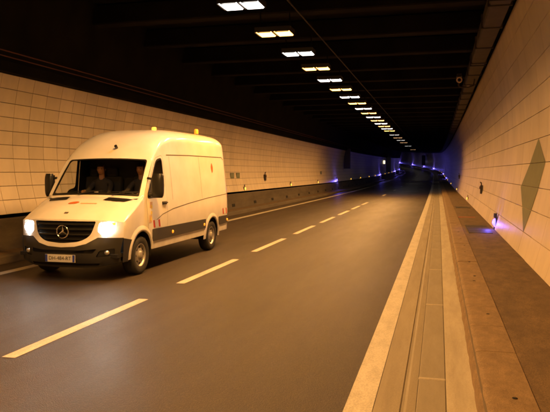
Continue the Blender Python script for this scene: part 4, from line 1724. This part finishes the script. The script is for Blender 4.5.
def make_person(x0, hands, label, top, turn=0.0):
    base = VAN.location + Vector((x0, 0, 0))
    p = empty('person', base + Vector((0, 2.02, 1.10)), 0, label, 'person')
    o = -Vector((0, 2.02, 1.10))
    V = lambda x_, y_, z_: Vector((x_, y_, z_)) + o
    hipz = 1.16
    v = [V(0, 2.06, hipz), V(0, 2.10, hipz + 0.18), V(0, 2.13, hipz + 0.36), V(0, 2.13, hipz + 0.49), V(0, 2.11, hipz + 0.57)]
    e = [(0, 1), (1, 2), (2, 3), (3, 4)]
    r = [(0.17, 0.13), (0.16, 0.115), (0.19, 0.12), (0.12, 0.085), (0.06, 0.06)]
    ends = []
    for sx, (hx, hy, hz) in zip((1, -1), hands):
        i = len(v)
        sh = V(sx * 0.19, 2.13, hipz + 0.45)
        hd = Vector((hx - x0, hy, hz)) + o
        el = (sh + hd) / 2 + Vector((sx * 0.07, 0.03, -0.10))
        v += [sh, el, hd]
        e += [(3, i), (i, i + 1), (i + 1, i + 2)]
        r += [0.065, 0.05, 0.036]
        ends.append((el, hd, sx))
    for sx in (1, -1):
        i = len(v)
        v += [V(sx * 0.10, 1.98, hipz - 0.02), V(sx * 0.13, 1.60, hipz + 0.02), V(sx * 0.13, 1.52, hipz - 0.42), V(sx * 0.13, 1.36, hipz - 0.48)]
        e += [(0, i), (i, i + 1), (i + 1, i + 2), (i + 2, i + 3)]
        r += [0.095, 0.07, 0.05, 0.04]
    skin_mesh('body', v, e, r, 0, top, p, 1)
    for el, hd, sx in ends:
        hand(hd, hd - el, (0, 0.3, 1), sx > 0, p)
    # head
    hc = V(0, 2.07, hipz + 0.72)
    mb = MB()
    rows = []
    for j in range(17):
        t = math.pi * j / 16
        z = math.cos(t)
        row = []
        for k in range(22):
            q = 2 * math.pi * k / 22
            rx, ry = 0.076, 0.098
            jaw = 1 - 0.22 * max(0, -z) ** 1.2
            px = rx * math.sin(t) ** 0.85 * math.cos(q) * jaw
            py = ry * math.sin(t) ** 0.85 * math.sin(q) * (jaw if math.sin(q) > 0 else 1 - 0.05 * max(0, -z))
            if math.sin(q) > 0 and z < -0.2: py *= 0.9
            # nose, brow and chin on the face side (towards -Y)
            if math.sin(q) < -0.9:
                if -0.35 < z < 0.12: py -= 0.022 * (1 - abs(z + 0.16) / 0.26) * (abs(math.cos(q)) < 0.2)
                if -0.8 < z < -0.55: py -= 0.006
            row.append(Vector((px, py, z * 0.118)))
        rows.append(row)
    rot = Matrix.Rotation(turn, 3, 'Z')
    rows = [[hc + rot @ q for q in r_] for r_ in rows]
    mb.grid(rows, 0, True, True)
    mb.tube([V(0, 2.10, hipz + 0.52), V(0, 2.085, hipz + 0.66)], [0.058, 0.055], 12, 0, False)
    for sx in (1, -1):
        mb.lathe([(0.0, sx * 0.012), (0.018, sx * 0.01), (0.026, 0.0), (0.02, -sx * 0.01)], hc + rot @ Vector((sx * 0.076, 0.01, -0.005)), 'x', 10)
    hd_o = mb.build('head', M['skin'], p)
    mb = MB()
    hr = []
    for j in range(9):
        t = math.pi * 0.62 * j / 8
        row = []
        for k in range(22):
            q = 2 * math.pi * k / 22
            tt = t if math.sin(q) > -0.3 else t * 0.58
            row.append(hc + rot @ Vector((0.083 * math.sin(tt) * math.cos(q), 0.106 * math.sin(tt) * math.sin(q) + 0.004, 0.126 * math.cos(tt))))
        hr.append(row)
    mb.grid(hr, 0, True, True)
    mb.build('hair', M['hair'], hd_o)
    for sx in (1, -1):
        mb = MB()
        mb.lathe([(0.0, -0.006), (0.009, -0.004), (0.013, 0.004)], hc + rot @ Vector((sx * 0.032, -0.083, 0.012)), 'y', 10)
        mb.build('eye', M['eye'], hd_o)
    mb = MB()
    mb.box(hc + rot @ Vector((0, -0.088, -0.058)), (0.045, 0.006, 0.008))
    mb.build('mouth', M['orange_vest'], hd_o)
    return p
make_person(0.46, [(0.66, 1.70, 1.42), (0.27, 1.68, 1.44)], 'person in dark clothes driving the white van with both hands on the wheel', M['jacket'])
make_person(-0.40, [(-0.30, 1.72, 1.34), (-0.50, 1.60, 1.46)], 'person in dark clothes sitting in the passenger seat of the van', M['jacket'], 0.15)
